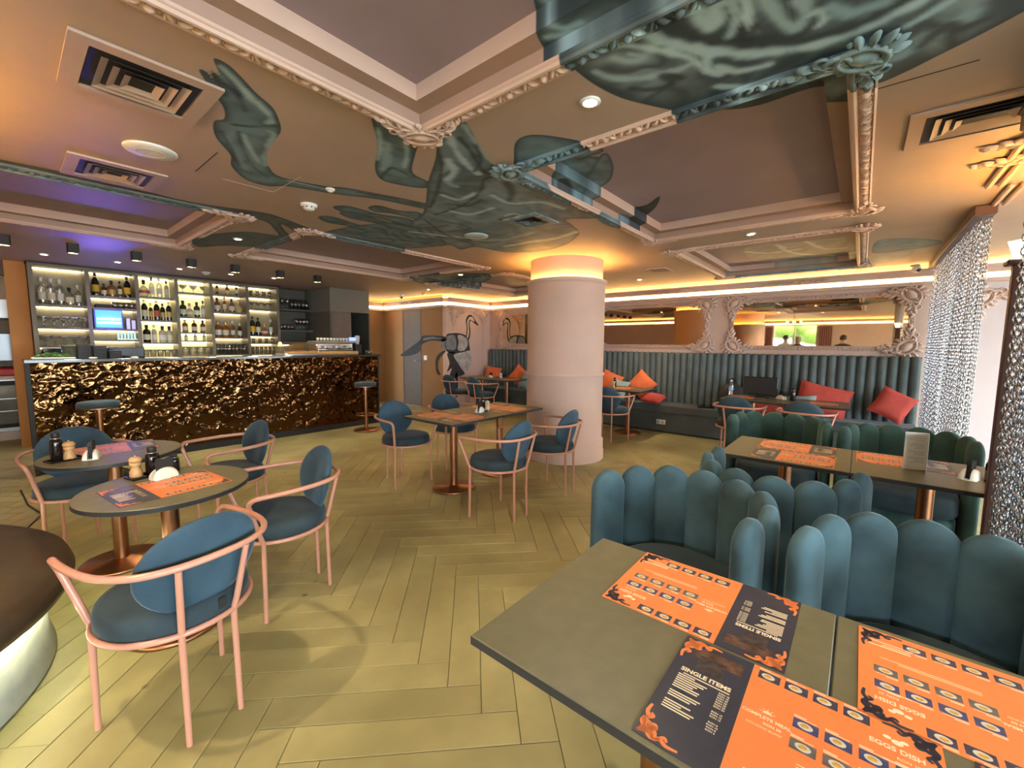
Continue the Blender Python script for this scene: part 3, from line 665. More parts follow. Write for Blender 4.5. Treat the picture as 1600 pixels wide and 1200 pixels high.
wall_bird = wall('wall_niche', [(6.1, 7.5, 6.9, 7.0, 0, CEIL)], M['wallpink'], 'short pink wall with the painted ostrich')
wall_hall = wall('wall_hall', [(6.1, 6.2, 7.0, 7.76, 0, CEIL), (6.1, 6.2, 8.41, 9.18, 0, CEIL), (6.1, 6.2, 7.76, 8.41, 2.19, CEIL)], M['brownwall'], 'ochre brown wall with a narrow door')
wall('wall_far', [(5.0, 6.2, 9.18, 9.28, 0, CEIL)], M['brownwall'], 'brown wall at the end of the passage behind the bar')
wall('wall_bar', [(.24, 5.0, 8.88, 8.98, 0, CEIL)], M['grey'], 'dark wall behind the bottle shelves')
wall('wall_kitchen', [(-1.4, .24, 10.3, 10.4, 0, CEIL), (.24, .30, 8.98, 10.3, 0, CEIL)], mat('grey_tile', (.45, .46, .46), .4), 'grey kitchen wall left of the bar')
wall('wall_left', [(-1.5, -1.4, 4.3, 10.4, 0, CEIL), (-4.6, -1.4, 4.2, 4.3, 0, CEIL)], M['wallpink'], 'pink wall beside the round bench')
wall_right = wall('wall_right', holed('y', -4.1, .1, -4.6, 7.6, 0, CEIL, WIN_R), M['wallpink'], 'pink wall with tall windows on the street side')
wall_rear = wall('wall_rear', holed('x', -4.6, .1, -4.1, 4.3, 0, CEIL, WIN_B), M['wallpink'], 'pink wall with windows opposite the mirrors')
wn = 0
for kind, wins in (('y', WIN_R), ('x', WIN_B)):
    for p0, p1, q0, q1 in wins:
        wn += 1; fr = MB(); pn = MB(); t0 = -4.09 if kind == 'y' else -4.59
        def bx(mb, a, b, e, f, d=.06, off=0):
            if kind == 'y': mb.box(a, b, t0+off, t0+off+d, e, f)
            else: mb.box(t0+off, t0+off+d, a, b, e, f)
        bx(fr, p0, p0+.05, q0, q1); bx(fr, p1-.05, p1, q0, q1); bx(fr, p0, p1, q0, q0+.05); bx(fr, p0, p1, q1-.05, q1); m_ = (p0+p1)/2; bx(fr, m_-.025, m_+.025, q0, q1)
        w_ = structure(fr.build('window_%d' % wn, M['white']), ['tall white-framed street window behind the rear tables', 'tall white-framed street window nearest the foreground tables', 'tall white-framed street window beside the near chain curtain', 'full-height street window at the mirror wall end', 'rear window nearest the street', 'rear window with trees seen in the mirror', 'rear window beside the round bench'][wn-1], 'window')
        for a, b in ((p0+.05, m_-.025), (m_+.025, p1-.05)):
            pn = MB(); bx(pn, a, b, q0+.05, q1-.05, .006, .025); pn.build('pane', M['pane'], w_)
# door on the brown wall
d = structure(MB().box(6.100, 6.145, 7.77, 8.40, .005, 2.185).build('door_1', mat('shaded_taupe_door', (.11, .065, .032), .5)), 'narrow taupe door in the brown wall', 'door')  # dark brown: shade of the doorway put into the door's colour
fr = MB(); fr.box(6.095, 6.2, 7.74, 7.77, 0, 2.215); fr.box(6.095, 6.2, 8.40, 8.43, 0, 2.215); fr.box(6.095, 6.2, 7.77, 8.40, 2.185, 2.215)
fr.build('door_frame', M['darkwood'], d)
MB().tube([(6.10, 7.83, 1.05), (6.06, 7.83, 1.05), (6.06, 7.95, 1.05)], .010, 8).build('door_handle', M['steel'], d)

# ------------------------------------------------------------------ cornice with two LED lines
FRZ = corner_ornament(.34, 1.1)
fl = MB()                                                  # frieze scroll, long and low
for sg in (-1, 1):
    for k in range(4):
        x = sg*(.05+.09*k); fl.tube(spiral(x, .0, .030, .006, 0 if sg > 0 else PI, sg*1.3*(1 if k % 2 else -1), .010), [.008*(1-.5*t) for t in np.linspace(0, 1, 26)], 5)
        leaf(fl, x+sg*.03, .012*(-1)**k, (0 if sg > 0 else PI)+.4*(-1)**k, .065, .014, .016)
fl.ell((0, 0, 0), (.035, .028, .022), 10, 4, half=True)
for k in range(7): leaf(fl, 0, .01, PI/2+(k-3)*.45, .045, .011, .016)
FRIEZE = fl.mesh('frieze_scroll', M['pink'])
def cornice(n, p, q, nrm, orn, label):
    """p,q: ends on the wall plane; nrm: unit normal into the room"""
    p, q, nrm = Vector((*p, 0)), Vector((*q, 0)), Vector((*nrm, 0)); d = (q-p); ln = d.length; d.normalize()
    Mx = Matrix(((d.x, nrm.x, 0, p.x), (d.y, nrm.y, 0, p.y), (0, 0, 1, 0), (0, 0, 0, 1)))
    root = thing('trim_%d' % n, label, None); root['kind'] = 'structure'
    def b(name, t0, t1, z0, z1, m, e0=0., e1=0.):
        mb = MB(); mb.box(-e0, ln+e1, t0, t1, z0, z1); xf(mb, Mx); return mb.build(name, m, root)
    b('ledge', 0, .055, 2.235, 2.270, M['pink']); b('lip', .055, .066, 2.235, 2.282, M['pink'])
    b('led_strip', .004, .030, 2.284, 2.336, M['led'])
    b('frieze', 0, .075, 2.342, 2.425, M['pink']); b('upper_lip', .075, .105, 2.405, 2.436, M['pink'])
    b('led_strip', .02, .05, 2.430, 2.442, M['led'])
    for s in orn:
        o = link('frieze_scroll', FRIEZE, root); c = p+d*s+nrm*.075
        o.matrix_local = Matrix(((d.x, 0, nrm.x, c.x), (d.y, 0, nrm.y, c.y), (0, 1, 0, 2.385), (0, 0, 0, 1)))
cornice(11, (7.5, -.64), (7.5, 6.9), (-1, 0), (.55+.9, 3.45, 6.2), 'pink cornice with LED lines above the mirror wall')
cornice(12, (7.5, -4.0), (7.5, -.70), (-1, 0), (), 'pale cornice with LED lines beyond the chain curtain')
cornice(13, (6.1, 6.9), (7.5, 6.9), (0, -1), (), 'cornice with LED lines above the painted ostrich')
cornice(14, (6.1, 9.18), (6.1, 6.9), (-1, 0), (1.15,), 'cornice with LED lines above the brown wall')
cornice(15, (5.0, 9.18), (6.1, 9.18), (0, -1), (), 'cornice with LED lines at the end of the passage')
cornice(16, (-4.5, -4.0), (-4.5, 4.2), (1, 0), (4.0,), 'cornice with LED lines over the rear windows')
cornice(17, (-1.4, 5.0), (-1.4, 10.2), (1, 0), (), 'cornice with LED lines beside the kitchen')

# ------------------------------------------------------------------ columns with lit collars
def column(name, x, y, r, label, zc=2.19, led='ledc'):
    root = thing(name, label, 'column', (x, y, 0)); root['kind'] = 'structure'
    MB().lathe([(r+.03, 0), (r+.03, .10), (r+.022, .115), (r+.022, .24), (r+.008, .252), (r, .262), (r, 1.06), (r+.012, 1.07), (r+.020, 1.085), (r+.012, 1.10), (r, 1.11), (r, zc), (r+.004, zc+.01), (r+.020, zc+.025), (r+.020, zc+.055), (r+.012, zc+.06), (r+.010, zc+.045), (r-.03, zc+.042)], 64).build('shaft', M['wallpink'], root)
    MB().lathe([(r-.035, zc+.035), (r-.035, CEIL)], 64).build('neck', M['wallpink'], root)
    mb = MB(); mb.lathe([(r-.028, zc+.046), (r-.004, zc+.046), (r-.004, zc+.054), (r-.028, zc+.054)], 64, smooth=False, cap=False); mb.build('led_ring', M[led], root)
    return root
column('column', 4.675, 2.975, .492, 'round pink column with glowing collar standing among the tables')
column('column', -.97, 2.97, .492, 'round pink column inside the circular bench', 2.10, 'ledx')
column('column', 3.62, -1.15, .33, 'slimmer pink column behind the chain curtains', 1.98, 'ledx')
# ------------------------------------------------------------------ bar counter with hammered copper front
def hammered():
    m, nt, p, L = newmat('hammered_bronze')
    p.inputs['Base Color'].default_value = (.10, .047, .018, 1); p.inputs['Metallic'].default_value = 1; p.inputs['Roughness'].default_value = .07
    tc = node(nt, 'ShaderNodeTexCoord'); v = node(nt, 'ShaderNodeTexVoronoi', feature='SMOOTH_F1'); v.inputs['Scale'].default_value = 17; v.inputs['Smoothness'].default_value = .6
    n = node(nt, 'ShaderNodeTexNoise'); n.inputs['Scale'].default_value = 9; b = node(nt, 'ShaderNodeBump'); b.inputs['Strength'].default_value = .55; b.inputs['Distance'].default_value = .016
    mp = node(nt, 'ShaderNodeMix', data_type='VECTOR'); mp.inputs[0].default_value = .06
    L(tc.outputs['Object'], n.inputs['Vector']); L(tc.outputs['Object'], mp.inputs[4]); L(n.outputs['Color'], mp.inputs[5]); L(mp.outputs[1], v.inputs['Vector'])
    L(v.outputs['Distance'], b.inputs['Height']); L(b.outputs['Normal'], p.inputs['Normal'])
    return m
M['hammer'] = hammered()
BX0, BX1, BY, BH = .17, 4.32, 6.75, 1.215
bar = thing('bar_counter', 'long bar counter with hammered bronze front and dark top', 'bar counter', (0, 0, 0))
def hz(x, z): return .012*float(fbm(np.array([x]), np.array([z]), 7., 91)[0]-.5)*2
mb = MB(); nx, nz_ = 150, 42
gx, gz = np.meshgrid(np.linspace(BX0, BX1, nx+1), np.linspace(.09, BH, nz_+1), indexing='ij'); gd = .016*(fbm(gx+3, gz+3, 8., 91)-.5)*2
mb.grid(lambda u, v: (BX0+(BX1-BX0)*u, BY+gd[int(round(u*nx)), int(round(v*nz_))], .09+(BH-.09)*v), nx, nz_)
mb.build('hammered_panel', M['hammer'], bar)
MB().box(BX0-.035, BX0, BY-.02, BY+.30, 0, BH).box(BX1, BX1+.03, BY+.0, BY+.45, 0, BH).box(BX0, BX1, BY+.03, BY+.10, 0, BH).build('carcass', M['black'], bar)
MB().box(BX0, BX1, BY+.02, BY+.06, .0, .09).build('toe_kick', M['black'], bar)
MB().box(BX0-.04, BX1+.06, BY-.03, BY+.42, BH, BH+.035, bev=.004).build('counter_top', mat('dark_stone_top', (.05, .05, .045), .15, var=.2, scale=30), bar)
MB().box(BX0, BX1-.4, BY+.42, BY+.75, .85, .90).build('work_top', M['steel'], bar)
BT = BH+.035
# ------------------------------------------------------------------ back-bar shelving
SY0, SY1 = 8.50, 8.86
shelving = thing('bottle_shelving', 'backlit bottle shelving filling the wall behind the bar', 'shelving')
BAYS = [(.30, .83, (1.375, 1.635, 1.945)), (.83, 1.36, (1.47, 1.63, 1.935, 2.105)), (1.36, 1.84, (1.21, 1.435, 1.785, 2.14)),
        (1.84, 2.31, (1.22, 1.47, 1.605, 1.86, 2.25)), (2.31, 2.85, (1.235, 1.53, 1.97, 2.27)), (2.85, 3.36, (1.235, 1.435, 1.575, 2.06, 2.29))]
for x in [b[0] for b in BAYS]+[3.36]:
    MB().box(x-.022, x+.022, SY0, SY1, .9, CEIL-.01).build('upright', M['shelf'], shelving)
backlit = emis('backlit_glass', (.80, .70, .34), .34)
bk = mat('shelf_back_panel', (.34, .30, .20), .5, var=.08)
for i, (a, b, zs) in enumerate(BAYS):
    MB().box(a+.022, b-.022, SY1-.02, SY1, .9, CEIL-.01).build('back_panel', backlit if i in (2, 3) else bk, shelving)
    MB().box(a+.022, b-.022, SY0, SY1, CEIL-.05, CEIL-.01).build('top_board', M['shelf'], shelving)
    for z in zs:
        o = MB().box(a+.022, b-.022, SY0+.005, SY1-.02, z-.022, z).build('shelf_board', M['shelf'], shelving)
        if True: MB().box(a+.03, b-.03, SY1-.05, SY1-.03, z-.032, z-.022).build('led_line', M['ledw'], o)
    MB().box(a+.03, b-.03, SY1-.05, SY1-.03, CEIL-.062, CEIL-.05).build('led_line', M['ledw'], shelving)
MB().box(.30, 3.36, SY0, SY1, .0, .9).build('base_cabinet', M['grey'], shelving)
MB().box(.26, 3.40, SY0-.02, SY0+.30, CEIL-.02, CEIL-.002).build('cornice_board', M['black'], shelving)
# dark corner shelves and grey cabinet over the pass
niche = thing('corner_shelves', 'dark open corner shelves holding rows of glasses', 'shelving')
MB().box(3.384, 3.995, 8.80, 8.86, 1.25, CEIL-.01).build('back_panel', M['grey'], niche)
for z in (1.69, 2.09): MB().box(3.384, 3.995, 8.50, 8.80, z-.03, z).build('shelf_board', M['grey'], niche)
MB().box(3.384, 3.995, 8.45, 8.86, 0, 1.25).build('base_cabinet', mat('brown_panel', (.22, .12, .06), .5), niche)
cab = thing('overhead_cabinet', 'grey cabinet box above the dark passage at the bar end', 'cabinet')
MB().box(4.0, 4.82, 7.78, 8.86, 2.05, CEIL-.005).build('body', M['greylight'], cab)
MB().box(4.0, 4.04, 7.80, 8.86, 0, 2.05).build('side_panel', M['grey'], cab)
MB().box(4.04, 4.44, 7.82, 7.86, 0, 2.05).build('front_panel', mat('mauve_grey_panel', (.14, .105, .09), .5), cab)
MB().box(4.44, 4.82, 8.6, 8.64, 0, 2.05).build('passage_shade_sheet', M['black'], cab)  # black sheet stands in for the shade inside the passage
MB().box(4.80, 4.83, 7.78, 8.6, 0, 2.05).build('end_panel', M['grey'], cab)

# ------------------------------------------------------------------ bottles and glasses
BP = {'wine': [(.0, 0), (.036, 0), (.037, .01), (.037, .19), (.030, .215), (.014, .245), (.013, .29), (.015, .292), (.015, .30), (0, .30)],
      'tall': [(0, 0), (.034, 0), (.036, .01), (.036, .20), (.033, .22), (.015, .25), (.013, .31), (.016, .312), (.016, .33), (0, .33)],
      'square': [(0, 0), (.042, 0), (.044, .012), (.044, .15), (.036, .175), (.014, .19), (.014, .225), (.018, .227), (.018, .25), (0, .25)],
      'round': [(0, 0), (.030, 0), (.050, .02), (.058, .06), (.050, .105), (.024, .135), (.014, .15), (.013, .20), (.017, .202), (.017, .225), (0, .225)],
      'slim': [(0, 0), (.027, 0), (.028, .01), (.028, .17), (.022, .19), (.011, .21), (.010, .265), (.013, .267), (.013, .28), (0, .28)]}
BM = {'dark': mat('dark_bottle_glass', (.012, .014, .008), .08, var=.1), 'brown': mat('amber_bottle_glass', (.09, .030, .008), .08, var=.2),
      'clear': glassy('clear_bottle_glass', (.86, .86, .80), .55), 'green': mat('green_bottle_glass', (.03, .06, .02), .08), 'amber': mat('whisky_glass', (.30, .10, .02), .08, var=.2),
      'pinkish': mat('rose_liqueur', (.42, .12, .08), .1), 'pale': mat('frosted_bottle', (.52, .48, .34), .25, var=.1)}
LM = {'cream': mat('cream_label', (.70, .64, .46), .6), 'white': mat('white_label', (.74, .73, .66), .6), 'yellow': mat('yellow_label', (.72, .42, .03), .6), 'red': mat('red_label', (.50, .10, .06), .6), 'gold': mat('gold_label', (.50, .36, .12), .45)}
CM = {'black': M['black'], 'gold': mat('gold_cap', (.55, .36, .12), .3, .8), 'white': M['white'], 'red': LM['red']}
PROTO = {}
def bottle(shape, bm, lm, cm, x, y, z, s, label, group):
    k = (shape, bm, lm, cm)
    if k not in PROTO:
        pr = BP[shape]; R = max(r for r, _ in pr[:5]); top = pr[-1][1]
        body = MB().lathe(pr[:-4], 14).mesh('body', BM[bm])
        zl = (.055, .145) if shape in ('wine', 'tall', 'slim') else (.04, .115) if shape == 'square' else (.045, .085)
        lab = MB().lathe([(R+.0012, zl[0]), (R+.0012, zl[1])], 14, a0=-PI*.95, a1=-PI*.05).mesh('paper_label', LM[lm])
        cap = MB().lathe([(pr[-4][0]+.0015, pr[-4][1]-.035), (pr[-3][0]+.001, pr[-3][1]), (pr[-2][0]+.001, top), (0, top)], 10).mesh('cap', CM[cm])
        PROTO[k] = (body, lab, cap)
    o = thing('bottle', label, 'bottle', (x, y, z), 0, group); o.scale = (s, s, s)
    for nm, me in zip(('body', 'paper_label', 'cap'), PROTO[k]): link(nm, me, o)
    return o
ORD = ['first', 'second', 'third', 'fourth', 'fifth', 'sixth', 'seventh', 'eighth', 'ninth', 'tenth', 'eleventh', 'twelfth']
BAYN = ['leftmost shelf bay', 'bay with the blue screen', 'third bay of shelves', 'fourth bay of shelves', 'fifth bay of shelves', 'last lit bay of shelves']
DESC = {'dark': 'dark', 'brown': 'brown', 'clear': 'clear', 'green': 'green', 'amber': 'amber', 'pinkish': 'rosy', 'pale': 'frosted'}
def row(bay, lvl, lvln, items, y=None):
    a, b, zs = BAYS[bay]; z = zs[lvl]; n = len(items); w = (b-a-.10)
    for i, it in enumerate(items):
        x = a+.05+w*(i+.5)/n
        sh, bm, lm, cm, s = it
        bottle(sh, bm, lm, cm, x, (y or SY0+.13)+random.uniform(-.02, .03), z, s, '%s bottle with %s label, %s along %s of the %s' % (DESC[bm], lm, ORD[i], lvln, BAYN[bay]), 'bottles behind the bar')
row(0, 2, 'top row', [('tall', 'clear', 'cream', 'white', 1.12), ('tall', 'clear', 'cream', 'white', 1.10), ('tall', 'clear', 'white', 'white', 1.08), ('square', 'clear', 'cream', 'black', 1.), ('slim', 'clear', 'white', 'white', 1.05)])
row(1, 3, 'top row', [('wine', 'dark', 'yellow', 'black', 1.1), ('square', 'brown', 'cream', 'black', .75), ('square', 'amber', 'gold', 'black', .95), ('slim', 'brown', 'cream', 'black', .85), ('wine', 'dark', 'yellow', 'black', 1.05)])
row(2, 3, 'top row', [('round', 'clear', 'red', 'black', 1.15), ('slim', 'clear', 'white', 'black', 1.1), ('tall', 'clear', 'white', 'white', .95), ('slim', 'pale', 'cream', 'black', 1.0)])
row(2, 2, 'second row', [('wine', 'dark', 'cream', 'gold', 1.05), ('slim', 'brown', 'gold', 'gold', .95), ('wine', 'dark', 'red', 'gold', 1.05), ('wine', 'dark', 'gold', 'black', .9), ('wine', 'dark', 'gold', 'gold', 1.0)])
row(2, 1, 'third row', [('square', 'dark', 'cream', 'black', 1.1), ('tall', 'pale', 'white', 'gold', .85), ('square', 'pale', 'white', 'black', 1.05), ('square', 'pale', 'cream', 'black', 1.05)])
row(3, 1, 'third row', [('square', 'pale', 'white', 'black', .5), ('square', 'pale', 'cream', 'black', .5), ('square', 'pale', 'white', 'black', .5)])
row(3, 3, 'second row', [('square', 'green', 'cream', 'black', 1.05), ('round', 'pale', 'cream', 'gold', 1.0), ('square', 'green', 'white', 'black', 1.0), ('slim', 'pale', 'white', 'black', 1.0)])
row(4, 3, 'top row', [('slim', 'brown', 'gold', 'black', .75), ('square', 'amber', 'cream', 'black', .7), ('slim', 'brown', 'white', 'black', .75)])
row(4, 2, 'second row', [('square', 'amber', 'white', 'black', .95), ('slim', 'amber', 'cream', 'red', .95), ('square', 'amber', 'white', 'black', .95), ('round', 'pale', 'yellow', 'gold', 1.0)])
row(4, 1, 'third row', [('square', 'amber', 'white', 'gold', 1.15), ('square', 'amber', 'cream', 'gold', 1.15), ('tall', 'amber', 'white', 'white', .9), ('wine', 'brown', 'white', 'white', .85)])
row(5, 2, 'third row', [('wine', 'dark', 'yellow', 'black', 1.15), ('wine', 'dark', 'cream', 'black', 1.1), ('round', 'pinkish', 'cream', 'gold', 1.0), ('slim', 'clear', 'white', 'white', 1.1)])
row(3, 2, 'fourth row', [('square', 'amber', 'white', 'gold', .85), ('square', 'brown', 'cream', 'gold', .85), ('square', 'amber', 'white', 'black', .85)])
# glasses
GP = {'wine': [(.034, 0), (.034, .003), (.006, .008), (.004, .07), (.012, .085), (.036, .12), (.040, .15), (.034, .20), (.0325, .20), (.038, .15), (.030, .115), (.0, .09)],
      'tumbler': [(0, 0), (.032, 0), (.038, .095), (.036, .095), (.030, .008), (0, .008)],
      'tall': [(0, 0), (.028, 0), (.033, .15), (.031, .15), (.026, .01), (0, .01)],
      'bowl': [(.03, 0), (.03, .004), (.006, .01), (.005, .05), (.03, .07), (.056, .11), (.054, .112), (.028, .075), (0, .055)]}
GMESH = {k: MB().lathe(v, 14).mesh('glass', M['glass']) for k, v in GP.items()}
GNAME = {'wine': 'wine glass', 'tumbler': 'tumbler', 'tall': 'tall glass', 'bowl': 'coupe glass'}
def glasses(kind, x0, x1, n, y, z, where, flip=False, s=1., rows=1):
    for j in range(rows):
        for i in range(n):
            o = link('_'.join(GNAME[kind].split()), GMESH[kind], None, (x0+(x1-x0)*(i+.5)/n, y+.085*j, z))
            if flip: o.location.z += GP[kind][-4][1]*s+.06*s; o.rotation_euler = (PI, 0, 0)
            o.scale = (s, s, s)
            tag(o, '%s %s, %s in the %s row %s' % ('upturned' if flip else 'clear', GNAME[kind], ORD[i % 12], ('front', 'back')[j], where), 'glass', 'glasses behind the bar')
y0 = SY0+.09
glasses('bowl', .34, .80, 5, y0, 1.635, 'under the leftmost bottles', False, 1.35, 2)
glasses('bowl', .34, .80, 5, y0, 1.375, 'on the lowest leftmost shelf', False, 1.35, 2)
glasses('tumbler', 1.08, 1.33, 4, y0, 1.935, 'above the blue screen')
glasses('tumbler', 1.38, 1.82, 5, y0, 1.21, 'at the foot of the third bay', False, 1.2)
glasses('tumbler', 1.87, 2.29, 4, y0, 1.605-.0, 'behind small labels of the fourth bay', False, .9) if False else None
glasses('bowl', 1.87, 2.29, 3, y0, 2.25, 'at the top of the fourth bay', False, 1.1)
glasses('tumbler', 1.87, 2.29, 4, y0, 1.22, 'at the foot of the fourth bay', False, 1.6)
glasses('tall', 2.35, 2.82, 8, y0, 1.235, 'at the foot of the fifth bay', False, 1.25, 2)
glasses('tumbler', 2.89, 3.3, 4, y0, 2.29, 'at the top of the last lit bay', False, .95)
glasses('bowl', 2.89, 3.32, 4, y0, 2.06, 'upper board of the last bay', False, 1.1)
glasses('tumbler', 2.89, 3.32, 4, y0, 1.435, 'low in the last lit bay', False, .9)
glasses('tall', 2.89, 3.32, 6, y0, 1.235, 'at the foot of the last lit bay', False, .9)
glasses('wine', 3.42, 3.62, 2, 8.60, 2.09, 'on the upper dark shelf')
glasses('tall', 3.62, 3.97, 5, 8.60, 2.09, 'of the upper dark shelf', False, 1.35)
glasses('tumbler', 3.40, 3.68, 4, 8.60, 1.69, 'of the lower dark shelf', False, 1.2)
glasses('wine', 3.70, 3.97, 4, 8.60, 1.69, 'on the lower dark shelf', False, 1.15)
# blue sterilising cabinet, till, small items on the shelves
st = thing('display_cabinet', 'small cabinet glowing blue among the bar shelves', 'cabinet', (0, 0, 0))
MB().box(.87, 1.18, SY0+.03, SY0+.30, 1.632, 1.915).build('body', mat('blue_grey_metal', (.12, .12, .22), .4), st)
MB().box(.885, 1.165, SY0+.02, SY0+.03, 1.65, 1.90).build('window', emis('blue_tube_glow', (.03, .12, 1.0), 2.2), st)
for z in (1.72, 1.775): MB().tube([(.90, SY0+.012, z), (1.15, SY0+.012, z)], .012, 8).build('lamp_tube', emis('blue_white_tube', (.45, .75, 1.0), 7.), st)
sd_ = bpy.data.lights.new('blue_glow', 'POINT'); sd_.energy = 2.2; sd_.color = (.22, .18, 1.0); sd_.shadow_soft_size = .1
so = bpy.data.objects.new('blue_glow', sd_); col.objects.link(so); so.location = (1.02, SY0-.12, 1.76); so.parent = st
sd2 = bpy.data.lights.new('blue_bounce_fill', 'SPOT'); sd2.energy = 34; sd2.color = (.22, .16, 1.0); sd2.spot_size = .5; sd2.spot_blend = .9; sd2.shadow_soft_size = .12  # added spot: throws the cabinet's blue bounce off the counter onto the coffer
so2 = bpy.data.objects.new('blue_bounce_fill', sd2); col.objects.link(so2); so2.location = (1.02, SY0-.06, 1.78); so2.rotation_euler = (Vector((.45, 4.9, 2.6))-Vector((1.02, SY0-.06, 1.78))).to_track_quat('-Z', 'Y').to_euler(); so2.parent = st
for i, x in enumerate((1.24, 1.30)):
    tag(MB().box(x-.022, x+.022, SY0+.05, SY0+.10, 1.632, 1.80-.03*i, bev=.004).build('carton', M['white']), '%s white carton beside the blue cabinet' % ('taller' if i == 0 else 'shorter'), 'box')
tag(MB().box(.90, 1.08, SY0+.04, SY0+.20, 1.937, 1.985, bev=.005).build('cash_box', M['black']), 'flat black box on the shelf above the blue cabinet', 'box')
rk = thing('glass_crate', 'pale green glass crate low under the blue cabinet', 'crate'); MB().box(1.10, 1.33, SY0+.02, SY0+.25, 1.475, 1.49).build('base', M['steel'], rk)
for i in range(6): MB().box(1.105+.037*i, 1.125+.037*i, SY0+.03, SY0+.04, 1.49, 1.60).build('slat', emis('mint_glass_glow', (.35, .75, .60), .35), rk)  # faint green glow put into the slats' material, no lamp in them
mw = thing('microwave', 'dark microwave with blue clock under the leftmost shelves', 'appliance'); MB().box(.34, .80, SY0+.02, SY0+.33, 1.0, 1.35, bev=.01).build('body', M['gloss'], mw)
MB().box(.52, .60, SY0+.012, SY0+.02, 1.30, 1.325).build('clock', emis('blue_clock', (.03, .25, 1.), 4.), mw)
# things on the bar
pl = thing('leafy_herbs', 'tray of bright green salad leaves at the end of the bar', 'plant', (.36, 7.0, BT))
MB().box(-.17, .17, -.10, .10, 0, .018, bev=.006).build('tray', M['white'], pl)
lm_ = MB()
for i in range(90):
    a = random.uniform(0, 2*PI); r = random.uniform(0, 1)**.5; R_ = Matrix.Rotation(random.uniform(-.9, .9), 3, 'X') @ rotz(random.uniform(0, 6.3))
    lm_.ell((.14*r*math.cos(a), .08*r*math.sin(a), .03+.06*random.random()*(1.1-r)), (.028, .014, .003), 6, 3, R_)
o = lm_.build('leaves', M['leaf'], pl); o['kind'] = 'stuff'
pp = MB().lathe([(0, 0), (.055, 0), (.075, .14), (.078, .14), (.078, .155), (.070, .155), (.052, .01), (0, .01)], 20).build('bucket', mat('ribbed_bucket', (.18, .17, .13), .4, var=.3, scale=40), None, (.50, 7.05, BT)); tag(pp, 'ribbed grey bucket behind the salad tray', 'bucket')
for k in range(3):
    mbk = thing('menu_stack', 'stack of black menu folders, %s on the bar' % ('tallest', 'middle', 'lowest')[k], 'menus', (.60+.125*k, 6.98-.02*k, BT), .05*k)
    for q in range((9, 8, 5)[k]): MB().box(-.055, .055, -.09, .09, .019*q, .019*q+.016, bev=.002).build('folder', M['black'], mbk)
tag(MB().box(-.17, .17, 0, .26, 0, .13, bev=.008).build('bar_till', M['gloss'], None, (1.0, 7.14, BT)), 'black till box on the bar before the shelves', 'till')
for i, x in enumerate((.66, 1.02)): tag(MB().lathe([(0, 0), (.035, 0), (.04, .008), (.028, .02), (0, .02)], 14).build('saucer', M['porcelain'], None, (x, 6.82, BT)), 'small white dish, %s on the bar front edge' % ('nearer the salad' if i == 0 else 'before the till'), 'dish')
cd = thing('pastry_dome', 'clear rolltop dome over a pastry tray on the bar', 'food display', (3.03, 7.0, BT))
MB().box(-.27, .27, -.16, .16, 0, .03, bev=.006).build('tray', M['steel'], cd)
MB().box(-.20, .22, -.12, .12, .03, .05, bev=.01).build('pastry_board', M['beech'], cd)
mb = MB(); arc = [(-.16+.32*.5*(1-math.cos(t)), .03+.19*math.sin(t)) for t in np.linspace(0, PI, 14)]
mb.grid(lambda u, v: (-.26+.52*u, arc[int(round(v*13))][0], arc[int(round(v*13))][1]), 6, 13)
for x in (-.26, .26): mb.add([(x, a, b) for a, b in arc], [tuple(range(14))])
mb.build('dome', M['glass'], cd)
for x in (-.262, .262): MB().tube([(x, a, b) for a, b in arc], .006, 6).build('rim', M['chrome'], cd)
cm_ = thing('coffee_machine', 'chrome espresso machine with cup rail on the bar', 'coffee machine', (3.72, 7.12, BT))
MB().box(-.36, .36, -.16, .22, 0, .06, bev=.01).build('base', M['beech'], cm_)
MB().box(-.34, .34, -.02, .22, .06, .20, bev=.015).build('body', M['chrome'], cm_)
MB().box(-.36, .36, -.10, .24, .20, .235, bev=.008).build('cup_tray', M['steel'], cm_)
for i in range(12): MB().lathe([(0, 0), (.018, 0), (.024, .05), (.021, .05), (.016, .005), (0, .005)], 10, (-.32+.058*i, -.05, .236)).build('cup', M['porcelain'], cm_)
for x in (-.2, .0, .2):
    MB().lathe([(0, .10), (.032, .10), (.032, .15), (0, .15)], 12, (x, -.07, 0)).build('group_head', M['chrome'], cm_); MB().tube([(x, -.08, .11), (x, -.19, .10)], .011, 8).build('handle', M['black'], cm_)
MB().box(.22, .34, -.11, -.10, .24, .30).build('display', emis('blue_display', (.10, .16, .9), 2.), cm_)
gr = thing('coffee_grinder', 'white-topped coffee grinder at the end of the bar', 'coffee machine', (4.13, 7.08, BT))
MB().box(-.05, .05, -.06, .08, 0, .18, bev=.01).build('body', M['black'], gr); MB().lathe([(0, .18), (.03, .18), (.045, .30), (.045, .33), (0, .34)], 14).build('hopper', M['porcelain'], gr)
tag(MB().lathe([(0, 0), (.05, 0), (.06, .07), (.055, .07), (.045, .006), (0, .006)], 16).build('glass_bowl', M['glass'], None, (4.26, 6.92, BT)), 'clear bowl on the far end of the bar', 'bowl')
